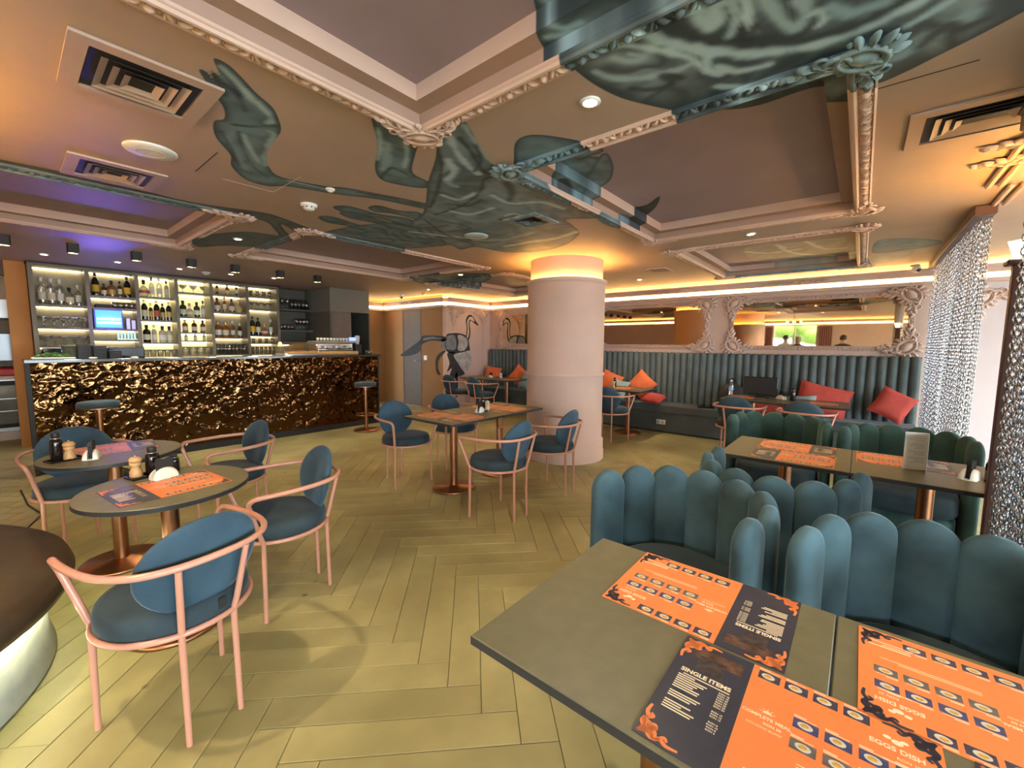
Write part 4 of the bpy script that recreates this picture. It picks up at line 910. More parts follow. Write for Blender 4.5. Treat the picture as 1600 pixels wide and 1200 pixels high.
# orange end post with bracket, kitchen glimpse
post = thing('orange_pier', 'orange plaster pier at the end of the bar with curved head', 'pier', (0, 0, 0)); post['kind'] = 'structure'
MB().box(.08, .27, 8.72, 8.98, 0, CEIL).build('shaft', M['orange_post'], post)
MB().prism([(.08+.0, 2.5), (-.02, 2.5), (-.01, 2.40), (.03, 2.33), (.08, 2.30)], 8.74, 8.96, M=Matrix(((1, 0, 0, 0), (0, 0, 1, 0), (0, 1, 0, 0), (0, 0, 0, 1)))).build('bracket', M['darkwood'], post)
kt = thing('kitchen_counter', 'steel kitchen counter seen left of the orange pier', 'counter', (0, 0, 0))
MB().box(-.9, .2, 9.55, 10.25, .88, .93).build('worktop', M['white'], kt); MB().box(-.9, .2, 9.6, 10.25, .12, .88).build('cabinet', M['steel'], kt); MB().box(-.9, .2, 9.5, 10.28, 0, .12).build('plinth', M['white'], kt)
fz = thing('undercounter_fridge', 'black-framed glass door fridge under the kitchen counter', 'fridge'); MB().box(-.14, .18, 9.52, 9.595, .18, .86, bev=.006).build('door_frame', M['black'], fz); MB().box(-.10, .14, 9.512, 9.52, .24, .80).build('door_glass', mat('dark_fridge_glass', (.16, .17, .16), .1), fz)
for z in (.42, .60): MB().box(-.10, .14, 9.50, 9.512, z, z+.012).build('shelf_edge', M['steel'], fz)
tag(MB().box(-.5, .16, 9.6, 9.95, .93, 1.04, bev=.02).build('red_tray', mat('red_plastic', (.6, .03, .03), .4)), 'red plastic tray on the kitchen counter', 'tray')
ov = thing('kitchen_oven', 'pale steel oven above the red tray in the kitchen', 'oven'); MB().box(-.7, .18, 9.75, 10.25, 1.06, 1.75, bev=.01).build('body', M['greylight'], ov); MB().box(-.2, .12, 9.738, 9.75, 1.15, 1.55, bev=.02).build('door_glass', M['gloss'], ov); MB().box(-.7, .18, 9.75, 10.25, 1.78, 2.05).build('hood', M['steel'], ov)
# bar stools
def stool():
    t = thing('bar_stool', 'x', 'stool')
    MB().lathe([(0, .745), (.15, .745), (.172, .755), (.175, .785), (.165, .805), (.12, .812), (0, .814)], 28).build('seat', M['velvet'], t)
    MB().lathe([(.168, .735), (.174, .735), (.174, .748), (.168, .748)], 28, smooth=False, cap=False).build('seat_rim', M['copper'], t)
    MB().lathe([(.028, .03), (.028, .74)], 16).build('pole', M['copper'], t)
    MB().lathe([(0, 0), (.20, 0), (.205, .008), (.20, .018), (.06, .026), (.03, .04), (0, .04)], 32).build('base', M['copper'], t)
    ring = [(.155*math.cos(a), .155*math.sin(a), .27) for a in np.linspace(0, 2*PI, 33)[:-1]]
    f = MB(); f.tube(ring, .009, 6, True); f.tube([(-.155, 0, .27), (.155, 0, .27)], .008, 6); f.build('foot_ring', M['copper'], t)
    return t
s0 = stool(); s0.location = (3.80, 6.30, 0); s0['label'] = 'copper bar stool at the far end of the bar'; s0['group'] = 'bar stools'
dup(s0, (.62, 6.30, 0), 0, 'copper bar stool behind the small round tables', 'bar stools')
# wire cable on the floor at the left
tag(MB().tube([(.02, 6.2, .006), (.05, 5.6, .006), (.12, 5.2, .006), (.03, 4.9, .006), (-.1, 4.8, .006)], .006, 6).build('cable', M['black']), 'black cable lying on the floor beside the far round table', 'cable')
# ------------------------------------------------------------------ armchair with hoop rail (faces local +Y)
def hoop_chair():
    t = thing('hoop_chair', 'x', 'chair', group='rose hoop chairs with round velvet seats')
    MB().lathe([(0, .428), (.234, .428), (.242, .438), (.243, .478), (.233, .502), (.205, .512), (.12, .517), (0, .518)], 36).build('seat', M['velvetseat'], t)
    MB().tube([(.246*math.cos(a), .246*math.sin(a), .424) for a in np.linspace(0, 2*PI, 41)[:-1]], .0115, 8, True).build('seat_ring', M['rose'], t)
    for s in (-1, 1):
        MB().tube([(s*.218, .140, 0), (s*.214, .135, .424)], [.0105, .0125], 8).build('leg', M['rose'], t)
        MB().tube([(s*.090, -.235, 0), (s*.088, -.228, .424), (s*.094, -.245, .48), (s*.112, -.292, .69)], [.0105, .012, .012, .011], 8).build('leg', M['rose'], t)
    half = [(.214, .135, .424), (.232, .160, .50), (.262, .198, .63), (.272, .205, .662), (.281, .190, .683), (.287, .160, .690), (.290, .06, .692), (.283, -.06, .694), (.255, -.17, .697), (.20, -.25, .699), (.112, -.295, .70), (0, -.308, .70)]
    pts = half+[(-x, y, z) for x, y, z in half[-2::-1]]
    MB().tube([tuple(p) for p in catmull(pts, False, 3)], .0125, 8).build('arm_rail', M['rose'], t)
    mb = MB(); Rb = Matrix.Rotation(math.radians(12), 3, 'X'); C_ = Vector((0, -.228, .655))
    def bk_(u, v):
        a = 2*PI*u; r = [0, .55, .86, .97, 1.0, .97, .86, .55, 0][int(round(v*8))]; th = [.024, .024, .020, .011, 0, -.011, -.020, -.024, -.024][int(round(v*8))]
        x, z = .205*r*math.cos(a), .185*r*math.sin(a); return C_+Rb @ Vector((x, th-.9*x*x*-1, z))
    mb.grid(bk_, 36, 8, cu=True); mb.build('backrest', M['velvetback'], t)
    MB().box(.03, .055, -.2435, -.2405, .455, .495).build('fabric_tag', M['black'], t)
    return t
CH = hoop_chair(); CG = 'rose hoop chairs with round velvet seats'
def face(dx, dy): return math.atan2(dy, dx)-PI/2
chairs = [(.375, 2.03, math.radians(12), 'blue velvet hoop chair in the near corner with its back to us'),
          (.945, 2.50, math.radians(84), 'blue velvet hoop chair pulled up sideways to the near round table'),
          (1.03, 3.66, math.radians(92), 'hoop chair at the far round table with its back near the bar'),
          (.30, 4.12, math.radians(184), 'dark hoop chair beyond the far round table facing us'),
          (2.645, 3.63, math.radians(176), 'hoop chair at the far end of the middle table, seat in full view'),
          (3.42, 3.72, math.radians(172), 'hoop chair half hidden behind the middle table'),
          (2.66, 2.345, math.radians(4), 'blue hoop chair in front of the middle table, nearest the open floor'),
          (3.43, 2.35, math.radians(6), 'blue hoop chair between the middle table and the round column'),
          (5.93, 2.90, math.radians(-86), 'hoop chair just behind the round column at the banquette table'),
          (5.98, 1.17, math.radians(-90), 'hoop chair before the black screen on the banquette table'),
          (5.98, .46, math.radians(-92), 'hoop chair before the red cushion on the banquette table'),
          (5.93, 6.38, math.radians(-92), 'distant hoop chair under the painted ostrich'),
          (5.95, 5.70, math.radians(-96), 'distant hoop chair beside the column at the far banquette table')]
for i, (x, y, a, lb) in enumerate(chairs):
    if i == 0: CH.location = (x, y, 0); CH.rotation_euler = (0, 0, a); CH['label'] = lb
    else: dup(CH, (x, y, 0), a, lb, CG)
# ------------------------------------------------------------------ tables
TZ = .74
def table(label, square=None, r=.36):
    t = thing('pedestal_table', label, 'table', group='black pedestal tables on copper feet')
    if square: MB().box(-square/2, square/2, -square/2, square/2, TZ-.024, TZ, bev=.0025).build('table_top', M['slate'], t)
    else: MB().lathe([(0, TZ-.026), (r-.004, TZ-.026), (r, TZ-.022), (r, TZ-.003), (r-.003, TZ), (0, TZ)], 64, smooth=False).build('table_top', M['slate'], t)
    if square: a = square/2+.0006; MB().box(-a, a, -a, a, TZ-.0235, TZ-.0028).build('edge_band', M['edge'], t)
    else: MB().lathe([(r+.0006, TZ-.023), (r+.0006, TZ-.004)], 64, cap=False).build('edge_band', M['edge'], t)
    MB().box(-.16, .16, -.16, .16, TZ-.034, TZ-.0245).build('plate', M['black'], t)
    MB().lathe([(.038, .02), (.038, TZ-.034)], 20).build('pole', M['copper'], t)
    MB().lathe([(0, 0), (.212, 0), (.215, .004), (.215, .014), (.208, .019), (.06, .024), (.045, .035), (0, .036)], 40).build('base', M['copper'], t)
    return t
SQ = table('black square table in the foreground with two menus', .694); SQ.location = (1.04, .352, 0)
TG = 'black pedestal tables on copper feet'
for x, y, lb in ((1.04, -.346, 'black square table at the lower right corner, butted to the foreground table'),
                 (3.40, .352, 'black square table between the tub chairs, its near end bare'), (3.40, -.346, 'black square table holding the folded white card'),
                 (2.835, 3.10, 'nearer half of the middle table pair on the open floor'), (3.535, 3.10, 'farther half of the middle table pair near the column'),
                 (6.55, 2.92, 'banquette table just behind the round column'), (6.55, 1.11, 'banquette table carrying the black screen'), (6.55, .41, 'banquette table before the red cushion'),
                 (6.58, 6.28, 'far banquette table under the painted ostrich'), (6.58, 5.58, 'far banquette table beside the column')):
    dup(SQ, (x, y, 0), 0, lb, TG)
RT = table('black round table beside the near blue chair', None, .345); RT.location = (.485, 2.645, 0)
dup(RT, (.415, 3.69, 0), 0, 'black round table farther back by the bar', TG)
# ------------------------------------------------------------------ scalloped tub chairs (face local +Y)
def panel_mesh(m, w=.190, z0=.06, h=.84, t=.078):
    mb = MB(); r = w/2; zs = [z0, z0+.02, .2, .35, .5, .65]+[h-r+r*math.sin(a) for a in np.linspace(0, PI/2, 9)]
    def fn(u, v):
        i = int(round(v*(len(zs)-1))); z = zs[i]
        k = math.sqrt(max(0, 1-((z-(h-r))/r)**2)) if z > h-r else (.93 if i == 0 else 1)
        a = 2*PI*u; c, s = math.cos(a), math.sin(a); e = .62
        x = math.copysign(abs(c)**e, c)*w/2*.985*k; y = math.copysign(abs(s)**.8, s)*t/2*(.25+.75*k if z > h-r else 1)*(1 if k > 0 else 0)
        return (x, y, z)
    mb.grid(fn, 24, len(zs)-1, cu=True)
    n = len(zs); top = [fn(k/24, 1) for k in range(24)]
    return mb.mesh('back_panel', m)
UP = [(.345, .135, 1.45), (.322, -.055, 1.20), (.232, -.200, .68), (.083, -.268, .17)]
def tub_chair(m, seatm):
    t = thing('tub_chair', 'x', 'chair', group='scalloped velvet tub chairs')
    pm_ = panel_mesh(m)
    for s in (1, -1):
        for x, y, a in UP:
            o = link('back_panel', pm_, t, (s*x, y, 0), s*a)
    ins = [(.29, .20), (.285, -.03), (.21, -.155), (.08, -.215)]; loop = ins+[(-x, y) for x, y in ins[::-1]]
    def cushion(nm, z0, z1, sc_, m_):
        mb = MB(); P = catmull([(x*sc_, y*sc_+.0) for x, y in loop]+[(-.2*sc_, .30), (0, .325), (.2*sc_, .30)], True, 4); n = len(P); cx, cy_ = P.mean(0)
        lv = [(z0, .94), (z0+.02, 1.), (z1-.035, 1.), (z1-.012, .97), (z1, .88), (z1+.006, .0)]
        mb.grid(lambda u, v: (cx+(P[int(round(u*n)) % n][0]-cx)*lv[int(round(v*5))][1], cy_+(P[int(round(u*n)) % n][1]-cy_)*lv[int(round(v*5))][1], lv[int(round(v*5))][0]), n, 5, cu=True)
        mb.build(nm, m_, t)
    cushion('seat', .30, .455, 1.0, seatm); cushion('base', .05, .30, .98, M['tubdark'])
    for x, y in ((.24, .20), (-.24, .20), (.2, -.13), (-.2, -.13)): MB().lathe([(.018, 0), (.022, .06)], 10, (x, y, 0)).build('foot', M['black'], t)
    return t
TA = tub_chair(M['tub'], M['velvetseat']); TGp = 'scalloped velvet tub chairs'
tubs = [(1.905, .558, math.radians(72.5), 'petrol velvet tub chair at the foreground table, turned towards the open floor'),
        (1.80, -.262, math.radians(80), 'petrol velvet tub chair at the lower right, nearest to us'),
        (2.585, .322, math.radians(-99), 'blue velvet tub chair with its back to the foreground chairs'),
        (4.335, .515, math.radians(90), 'green velvet tub chair on the far side of the second table, left one'),
        (4.25, -.295, math.radians(86), 'dark green velvet tub chair beside the far chain curtain')]
for i, (x, y, a, lb) in enumerate(tubs):
    if i == 0: TA.location = (x, y, 0); TA.rotation_euler = (0, 0, a); TA['label'] = lb
    elif i in (3, 4):
        if i == 3:
            TB = tub_chair(M['tubdark'], M['velvetseat']); TB.location = (x, y, 0); TB.rotation_euler = (0, 0, a); TB['label'] = lb
        else: dup(TB, (x, y, 0), a, lb, TGp)
    else: dup(TA, (x, y, 0), a, lb, TGp)
# ------------------------------------------------------------------ banquette along the mirror wall
bq = thing('banquette', 'long grey-teal channelled banquette along the mirror wall', 'bench')
BQ0, BQ1 = -.60, 6.86
mb = MB()
mb.box(6.94, 7.40, BQ0, BQ1, .33, .475, bev=.022); mb.build('seat', M['banqbase'], bq)
MB().box(6.955, 7.40, BQ0, BQ1, .03, .33).build('base_panel', M['banqbase'], bq); MB().box(6.98, 7.40, BQ0, BQ1, 0, .03).build('plinth', M['black'], bq)
MB().box(7.44, 7.498, BQ0, BQ1, .3, 1.33).build('backboard', M['banqbase'], bq)
cw = .1066; cmesh = MB()
zs_ = [.40, .5, .8, 1.1]+[1.285+.053*math.sin(a) for a in np.linspace(0, PI/2, 6)]
def chn(u, v):
    i = int(round(v*(len(zs_)-1))); z = zs_[i]; k = 1 if z <= 1.285 else math.sqrt(max(0, 1-((z-1.285)/.053)**2))
    a = PI/2+PI*u; return (7.45+.062*math.cos(a)*k, .0525*math.sin(a)*(.35+.65*k), z)
cmesh.grid(chn, 12, len(zs_)-1); cme = cmesh.mesh('channel', M['banq'])
k = 0
while BQ0+cw*(k+.5) < BQ1: link('channel', cme, bq, (0, BQ0+cw*(k+.5), 0)); k += 1
ol = thing('power_outlet', 'cream double socket plate on the banquette base', 'socket', (6.953, 2.51, .18))
MB().box(-.010, 0, -.075, .075, -.04, .04, bev=.003).build('plate', M['porcelain'], ol)
for y in (-.036, .036): MB().lathe([(.02, 0), (.022, 0), (.022, .003), (.0, .003)], 16, M=Matrix.Rotation(-PI/2, 3, 'Y'), c=(-.010, y, 0)).build('socket', M['greyprint'], ol)
def cushion(label, m, loc, rot, s=.42, w=None):
    w = w or s; mb = MB(); n = 12
    def side(sg):
        def fn(u, v):
            a, b = 2*u-1, 2*v-1; e = (1-a**4)*(1-b**4); pin = 1-.10*(1-abs(a)**3)*abs(b)**3*0; x = a*w/2*(1-.07*(1-b*b)); z = b*s/2*(1-.07*(1-a*a)); return (x, sg*.075*max(0, e)**.55, z)
        return fn
    mb.grid(side(1), n, n); mb.grid(lambda u, v: side(-1)(1-u, v), n, n)
    o = mb.build('cushion', m); o.location = loc; o.rotation_euler = rot
    return tag(o, label, 'cushion', 'scatter cushions')
R90 = -PI/2
cushion('orange cushion standing on its corner behind the column', M['orange'], (7.27, 3.00, .755), (-.25, PI/4*.9, R90), .40)
cushion('orange cushion half hidden by the column', M['orange'], (7.27, 3.62, .74), (-.25, .35, R90), .42)
cushion('pale mint cushion leaning on the orange ones', M['mint'], (7.08, 3.36, .665), (-.55, .15, R90), .36)
cushion('coral cushion lying flat on the banquette beside the column', M['red'], (7.09, 2.70, .545), (-1.4, .1, R90), .34)
cushion('large coral red cushion behind the banquette table', M['red'], (7.26, .38, .71), (-.3, .22, R90), .44, .62)
cushion('pale mint cushion before the large red one', M['mint'], (7.06, .60, .66), (-.45, -.1, R90), .24, .36)
cushion('red cushion in the corner by the chain curtain', M['red'], (7.24, -.35, .715), (-.25, PI/4*.6, R90), .38)
cushion('coral cushion on the seat under the banquette table', M['red'], (7.10, 1.02, .55), (-1.35, 0, R90), .34, .42)
cushion('distant orange cushion under the painted ostrich', M['orange'], (7.22, 6.55, .76), (-.3, .08, R90), .34, .46)
cushion('distant orange cushion standing on its corner beside the column', M['orange'], (7.22, 5.78, .76), (-.25, PI/4*.8, R90), .40)
cushion('distant mint cushion beside the column', M['mint'], (7.08, 5.42, .68), (-.5, .3, R90), .38)
# ------------------------------------------------------------------ round bench about the second column
rb = thing('round_bench', 'dark leather round bench on a lit concrete drum in the lower left corner', 'bench', (-.97, 2.97, 0))
MB().lathe([(.53, 0), (1.03, 0), (1.045, .012), (1.025, .10), (1.02, .285), (.53, .285)], 96).build('drum', M['plinth'], rb)
MB().lathe([(.56, .31), (1.00, .31), (1.075, .318), (1.115, .345), (1.13, .385), (1.115, .43), (1.07, .458), (.98, .468), (.60, .470), (.53, .46), (.53, .31)], 96).build('seat', M['boothtop'], rb)
MB().lathe([(1.035, .292), (1.06, .292), (1.06, .306), (1.035, .306)], 96, smooth=False, cap=False).build('led_ring', emis('cool_led_ring', (1., .96, .62), 9.), rb)
# ------------------------------------------------------------------ ceiling fixtures
def spot(name, parent, loc, energy, colr, size=1.9, blend=.8, soft=.04, rot=(0, 0, 0)):
    d = bpy.data.lights.new(name, 'SPOT'); d.energy = energy; d.color = colr; d.spot_size = size; d.spot_blend = blend; d.shadow_soft_size = soft
    o = bpy.data.objects.new(name, d); col.objects.link(o); o.parent = parent; o.location = loc; o.rotation_euler = rot
    return o
DL = [(1.682, .969, 'recessed downlight between the two nearest coffers', 42), (4.52, .868, 'recessed downlight between the second and third coffers', 38), (6.55, 2.80, 'recessed downlight over the banquette behind the column', 34),
      (1.60, 4.95, 'recessed downlight between the two bar-side coffers', 34), (4.50, 4.75, 'recessed downlight left of the round column top', 34), (5.35, 6.55, 'recessed downlight near the brown wall', 24),
      (-1.2, 1.0, 'recessed downlight behind the photographer', 36), (1.70, -1.3, 'recessed downlight over the street side', 30), (-.35, 2.05, 'recessed downlight above the round bench', 60), (4.5, -2.4, 'recessed downlight beyond the chain curtain', 25), (1.7, 2.9, 'recessed downlight over the open floor', 0)]
first = None
for x, y, lb, e in DL:
    if e == 0: continue
    t = thing('downlight', lb, 'ceiling light', (x, y, CEIL), 0, 'recessed downlights')
    MB().lathe([(.030, -.001), (.044, -.001), (.046, -.006), (.030, -.010)], 24, cap=False).build('rim', M['white'], t); MB().lathe([(0, -.004), (.031, -.004)], 24).build('lens', M['lamp'], t)
    spot('beam', t, (0, 0, -.02), e, WARM)
for i, (x, y) in enumerate(((.40, 7.72), (1.05, 7.66), (1.70, 7.62), (2.33, 7.58), (2.90, 7.45))):
    t = thing('downlight', 'small recessed downlight in front of the bottle shelves, %s from the orange pier' % ORD[i], 'ceiling light', (x, y, CEIL), 0, 'shelf downlights')
    MB().lathe([(.030, -.001), (.044, -.001), (.046, -.006), (.030, -.010)], 20, cap=False).build('rim', M['white'], t); MB().lathe([(0, -.004), (.031, -.004)], 20).build('lens', M['lamp'], t)
    spot('beam', t, (0, 0, -.02), 14, COOLW)
for i, x in enumerate((.08, .56, 1.08, 1.61, 2.10, 2.68, 3.23)):
    t = thing('cube_spotlight', 'black cube ceiling spotlight over the bar, %s from the left' % ORD[i], 'spotlight', (x, 6.66, CEIL), 0, 'black cube spotlights over the bar')
    mb = MB(); a = .045
    for q in ((-a, -a+.006, -a, a), (a-.006, a, -a, a), (-a, a, -a, -a+.006), (-a, a, a-.006, a)): mb.box(*q, -.10, 0)
    mb.build('housing', M['black'], t); MB().lathe([(0, -.088), (.036, -.088)], 16).build('lens', M['lamp'], t)
    spot('beam', t, (0, 0, -.095), 13, COOLW, 1.5)
def vent(name, label, x0, x1, y0, y1, m, n=4):
    t = thing(name, label, 'air vent', ((x0+x1)/2, (y0+y1)/2, CEIL), 0, 'square ceiling air vents'); w, d = (x1-x0)/2, (y1-y0)/2
    MB().box(-w+.06, w-.06, -d+.06, d-.06, -.004, -.001).build('throat', M['black'], t)
    mb = MB()
    for q in ((-w, w, -d, -d+.055), (-w, w, d-.055, d), (-w, -w+.055, -d+.055, d-.055), (w-.055, w, -d+.055, d-.055)): mb.box(*q, -.012, -.001)
    mb.build('frame', m, t)
    for k in range(n):
        s = .09+k*(1-.18)*.5*min(w, d)/n*1.6
        a, b, s2 = w-s, d-s, .032; mb = MB()
        if a < .03 or b < .03: break
        V = [(-a, -b, -.016), (a, -b, -.016), (a, b, -.016), (-a, b, -.016), (-a+s2, -b+s2, .0), (a-s2, -b+s2, .0), (a-s2, b-s2, .0), (-a+s2, b-s2, .0)]
        mb.add(V, [(0, 1, 5, 4), (1, 2, 6, 5), (2, 3, 7, 6), (3, 0, 4, 7)])
        mb.build('louvre', m, t)
    return t
vent('air_vent', 'square brown air vent beside the painted claw', .21, .66, 2.10, 2.56, M['ceilplain'])
vent('air_vent', 'square brown air vent near the long painted bone', .30, .74, 3.44, 3.88, M['ceilplain'])
vent('air_vent', 'square air vent at the upper right edge', 2.68, 3.12, -.62, -.10, M['ceilplain'])
vent('air_vent', 'teal painted air vent in front of the column top', 2.76, 3.10, 2.06, 2.40, M['tealrelief'])
tag(MB().box(5.72, 6.05, 2.10, 2.36, CEIL-.010, CEIL-.001).build('vent_slot', M['pink']), 'slim vent grille beyond the column collar', 'air vent')
for i in range(5): MB().box(5.76, 6.01, 2.13+.045*i, 2.15+.045*i, CEIL-.012, CEIL-.0095).build('louvre', M['black'], bpy.data.objects['vent_slot'])
# access hatch joints on the ceiling
tag(MB().box(2.33, 2.336, -.26, .02, CEIL-.0015, CEIL-.0002).build('hatch_joint', M['black'], ceiling))
for a, b, c, d, m_ in ((.978, 1.279, 3.231, 3.234, M['white']), (1.275, 1.278, 2.80, 3.231, M['white']), (.829, .834, 2.815, 3.228, M['black'])):
    MB().box(a, b, c, d, CEIL-.0012, CEIL-.0002).build('hatch_joint', m_, ceiling)
# speakers, detectors, cameras
def disc(label, cat, x, y, r, nm='ceiling_speaker', m=None):
    t = thing(nm, label, cat, (x, y, CEIL)); MB().lathe([(0, -.016), (r*.55, -.016), (r*.96, -.012), (r, -.006), (r, -.001)], 36).build('cover', m or M['white'], t)
    MB().lathe([(r*.50, -.0165), (r*.53, -.019), (r*.56, -.0165)], 36, cap=False).build('inner_ring', M['porcelain'], t); return t
disc('round white ceiling speaker between the two brown vents', 'speaker', .592, 3.07, .118)
disc('pale blue-grey round speaker before the column top', 'speaker', 3.0, 2.945, .115, m=mat('pale_blue_cover', (.36, .45, .48), .5))
def detector(label, x, y, s=1.):
    t = thing('smoke_detector', label, 'detector', (x, y, CEIL)); MB().lathe([(0, -.045*s), (.025*s, -.044*s), (.040*s, -.034*s), (.044*s, -.020*s), (.058*s, -.016*s), (.060*s, -.001)], 24).build('body', M['white'], t)
    for k in range(8):
        a = 2*PI*k/8; MB().box(-.006*s, .006*s, -.001, .001, -.030*s, -.022*s).build('slot', M['black'], t, (.0425*s*math.cos(a), .0425*s*math.sin(a), 0), a+PI/2)
detector('white smoke detector below the painted thin bone', 1.556, 3.30)
detector('tiny white sensor on the painted thin bone', 1.497, 2.857, .5)
detector('white smoke detector over the third bottle bay', 2.04, 7.70, .9)
detector('white dome sensor above the brown wall', 5.7, 7.15, .7)
def cctv(label, x, y, z, rz):
    t = thing('security_camera', label, 'camera', (x, y, z), rz); MB().lathe([(0, 0), (.045, 0), (.045, -.02), (.02, -.03), (0, -.03)], 20).build('mount', M['white'], t)
    MB().ell((0, -.02, -.055), (.042, .050, .042), 16, 10).build('shell', M['white'], t); MB().ell((0, -.052, -.070), (.026, .024, .024), 12, 8).build('lens', M['gloss'], t)
cctv('white dome camera in the corner by the far chain curtain', 7.25, -.44, CEIL-.03, -.9)
cctv('white dome camera above the brown wall', 5.55, 7.7, CEIL, -.5)
# extra ceiling strip mouldings and plaster ornament over the street-side column
for i, (y, xa, xb) in enumerate(((-.57, 3.05, 4.12), (-.68, 4.15, 4.66))):
    r = thing('trim_%d' % (21+i), ('double pink ceiling strip with plaster scrolls near the street-side column', 'short double ceiling strip meeting the chain rail')[i], 'trim'); r['kind'] = 'structure'
    for dy in (0, .055): MB().box(xa, xb, y-dy, y-dy+.030, CEIL-.026, CEIL-.0005, bev=.008).build('strip', M['pink'], r)
    if i == 0:
        for px_, sx in ((3.30, 1), (3.62, -1)):
            o = link('corner_ornament', ORN, r); o.matrix_local = Matrix(((sx, 0, 0, px_), (0, 1, 0, y-.13), (0, 0, -1, CEIL-.01), (0, 0, 0, 1)))
# ------------------------------------------------------------------ mirrors in plaster frames on the back wall
ORN_B = corner_ornament(.30, 1.35).mesh('corner_ornament', M['pink'])
def mirror(label, y0, y1, z0=1.40, z1=2.185):
    t = thing('framed_mirror', label, 'mirror', (7.5, 0, 0), 0, 'plaster framed mirrors')
    MB().box(-.020, -.001, y0+.05, y1-.05, z0+.05, z1-.05).build('mirror_glass', M['mirror'], t)
    for nm, p, q in (('b', (y0, z0), (y1, z0)), ('t', (y0, z1), (y1, z1)), ('l', (y0, z0), (y0, z1)), ('r', (y1, z0), (y1, z1))):
        ln = abs(q[0]-p[0])+abs(q[1]-p[1]); hor = nm in 'bt'
        st_ = relief_strip(ln, .075)
        up = 1 if nm in 'bl' else -1
        if hor: Mx = Matrix(((0, 0, -1, -.001), (1, 0, 0, p[0]), (0, up*.75, 0, p[1]), (0, 0, 0, 1)))
        else: Mx = Matrix(((0, 0, -1, -.001), (0, up*.75, 0, p[0]), (1, 0, 0, p[1]), (0, 0, 0, 1)))
        xf(st_, Mx).build('frame_side', M['pink'], t)
    for (y, z, sy, sz) in ((y0, z0, 1, 1), (y1, z0, -1, 1), (y0, z1, 1, -1), (y1, z1, -1, -1)):
        o = link('corner_ornament', ORN_B, t); o.matrix_local = Matrix(((0, 0, -1, -.022), (sy, 0, 0, y+.01*sy), (0, sz, 0, z+.01*sz), (0, 0, 0, 1)))
mirror('wide plaster-framed mirror at the right, reflecting windows and heads', -.50, 1.665)
mirror('plaster-framed mirror just right of the round column', 1.97, 4.12)
mirror('plaster-framed mirror left of the round column', 4.42, 6.58)
# lilac wall ornament beyond the curtain
o = link('corner_ornament', ORN_B, bpy.data.objects['wall_beyond']); o.matrix_local = Matrix(((0, 0, -1, 7.498), (-1, 0, 0, -1.02), (0, -1, 0, 2.10), (0, 0, 0, 1)))
# ------------------------------------------------------------------ ostrich painted round the corner
pd, pg, pw, pb_ = mat('charcoal_wall_paint', (.030, .030, .030), .7, var=.3, scale=12), mat('pale_grey_wall_paint', (.40, .39, .36), .7, var=.35, scale=9), mat('bone_white_wall_paint', (.55, .48, .38), .7, var=.2, scale=12), mat('blue_grey_wall_paint', (.17, .18, .20), .7, var=.3, scale=9)
bird = {'bird_neck': (pd, 1, [(6.69, 1.57), (6.72, 1.8), (6.69, 1.97), (6.75, 2.08), (6.84, 2.11), (6.93, 2.07), (7.02, 1.97), (7.11, 1.88), (7.03, 1.89), (6.93, 1.94), (6.86, 1.98), (6.81, 1.91), (6.84, 1.74), (6.8, 1.56)]),
        'bird_neck_light': (pw, 2, [(6.72, 1.6), (6.75, 1.8), (6.73, 1.95), (6.80, 2.05), (6.85, 2.06), (6.91, 2.06), (6.97, 1.97), (6.92, 1.97), (6.82, 2.0), (6.78, 1.9), (6.80, 1.74), (6.77, 1.6)]),
        'bird_outline': (pd, 1, [(6.102, 1.62), (6.27, 1.68), (6.54, 1.68), (6.75, 1.6), (6.8, 1.42), (6.79, 1.28), (6.42, 1.23), (6.102, 1.3)]),
        'bird_rump': (pb_, 2, [(6.102, 1.58), (6.25, 1.64), (6.36, 1.62), (6.40, 1.45), (6.36, 1.32), (6.19, 1.32), (6.102, 1.37)]),
        'bird_body': (pg, 2, [(6.44, 1.62), (6.52, 1.65), (6.72, 1.57), (6.75, 1.44), (6.67, 1.32), (6.50, 1.29), (6.44, 1.35), (6.47, 1.48)]),
        'bird_thigh': (pg, 2, [(6.32, 1.21), (6.58, 1.26), (6.82, 1.29), (6.87, 1.07), (6.81, 0.92), (6.7, 0.77), (6.60, 0.85), (6.45, 1.02)]),
        'bird_feathers': (pd, 1, [(6.13, 1.25), (6.40, 1.24), (6.50, 1.02), (6.66, 0.80), (6.56, 0.74), (6.35, 0.70), (6.23, 0.60), (6.13, 0.47), (6.20, 0.77), (6.26, 0.92), (6.12, 0.84), (6.20, 1.03)]),
        'bird_leg': (pd, 1, [(6.36, .76), (6.44, .77), (6.43, .31), (6.36, .30)])}
for nm, (m_, k, pts) in bird.items():
    P = [tuple(p) for p in catmull(pts, True, 3)]
    MB().prism(P, 0, .0012, M=Matrix(((1, 0, 0, 0), (0, 0, -1, 6.9-.0012*(k-1)), (0, 1, 0, 0), (0, 0, 0, 1)))).build(nm, m_, wall_bird)
birdh = {'bird_tail': (pd, 1, [(6.91, 1.60), (7.33, 1.63), (7.7, 1.62), (7.79, 1.52), (8.35, 1.26), (8.54, 1.16), (8.3, 1.15), (8.0, 1.20), (7.78, 1.28), (7.69, 1.44), (7.33, 1.52), (6.91, 1.50)]),
         'bird_tail_light': (pb_, 2, [(7.05, 1.57), (7.33, 1.60), (7.6, 1.58), (7.66, 1.52), (7.33, 1.55), (7.05, 1.55)]), 'bird_rump': (pb_, 1, [(7.09, 1.50), (6.92, 1.55), (6.92, 1.31), (7.04, 1.36)]),
         'bird_foreleg': (pd, 1, [(6.92, 1.27), (7.13, 1.10), (7.16, .9), (7.07, .77), (7.2, .80), (7.25, 1.02), (7.18, 1.19), (6.95, 1.31)])}
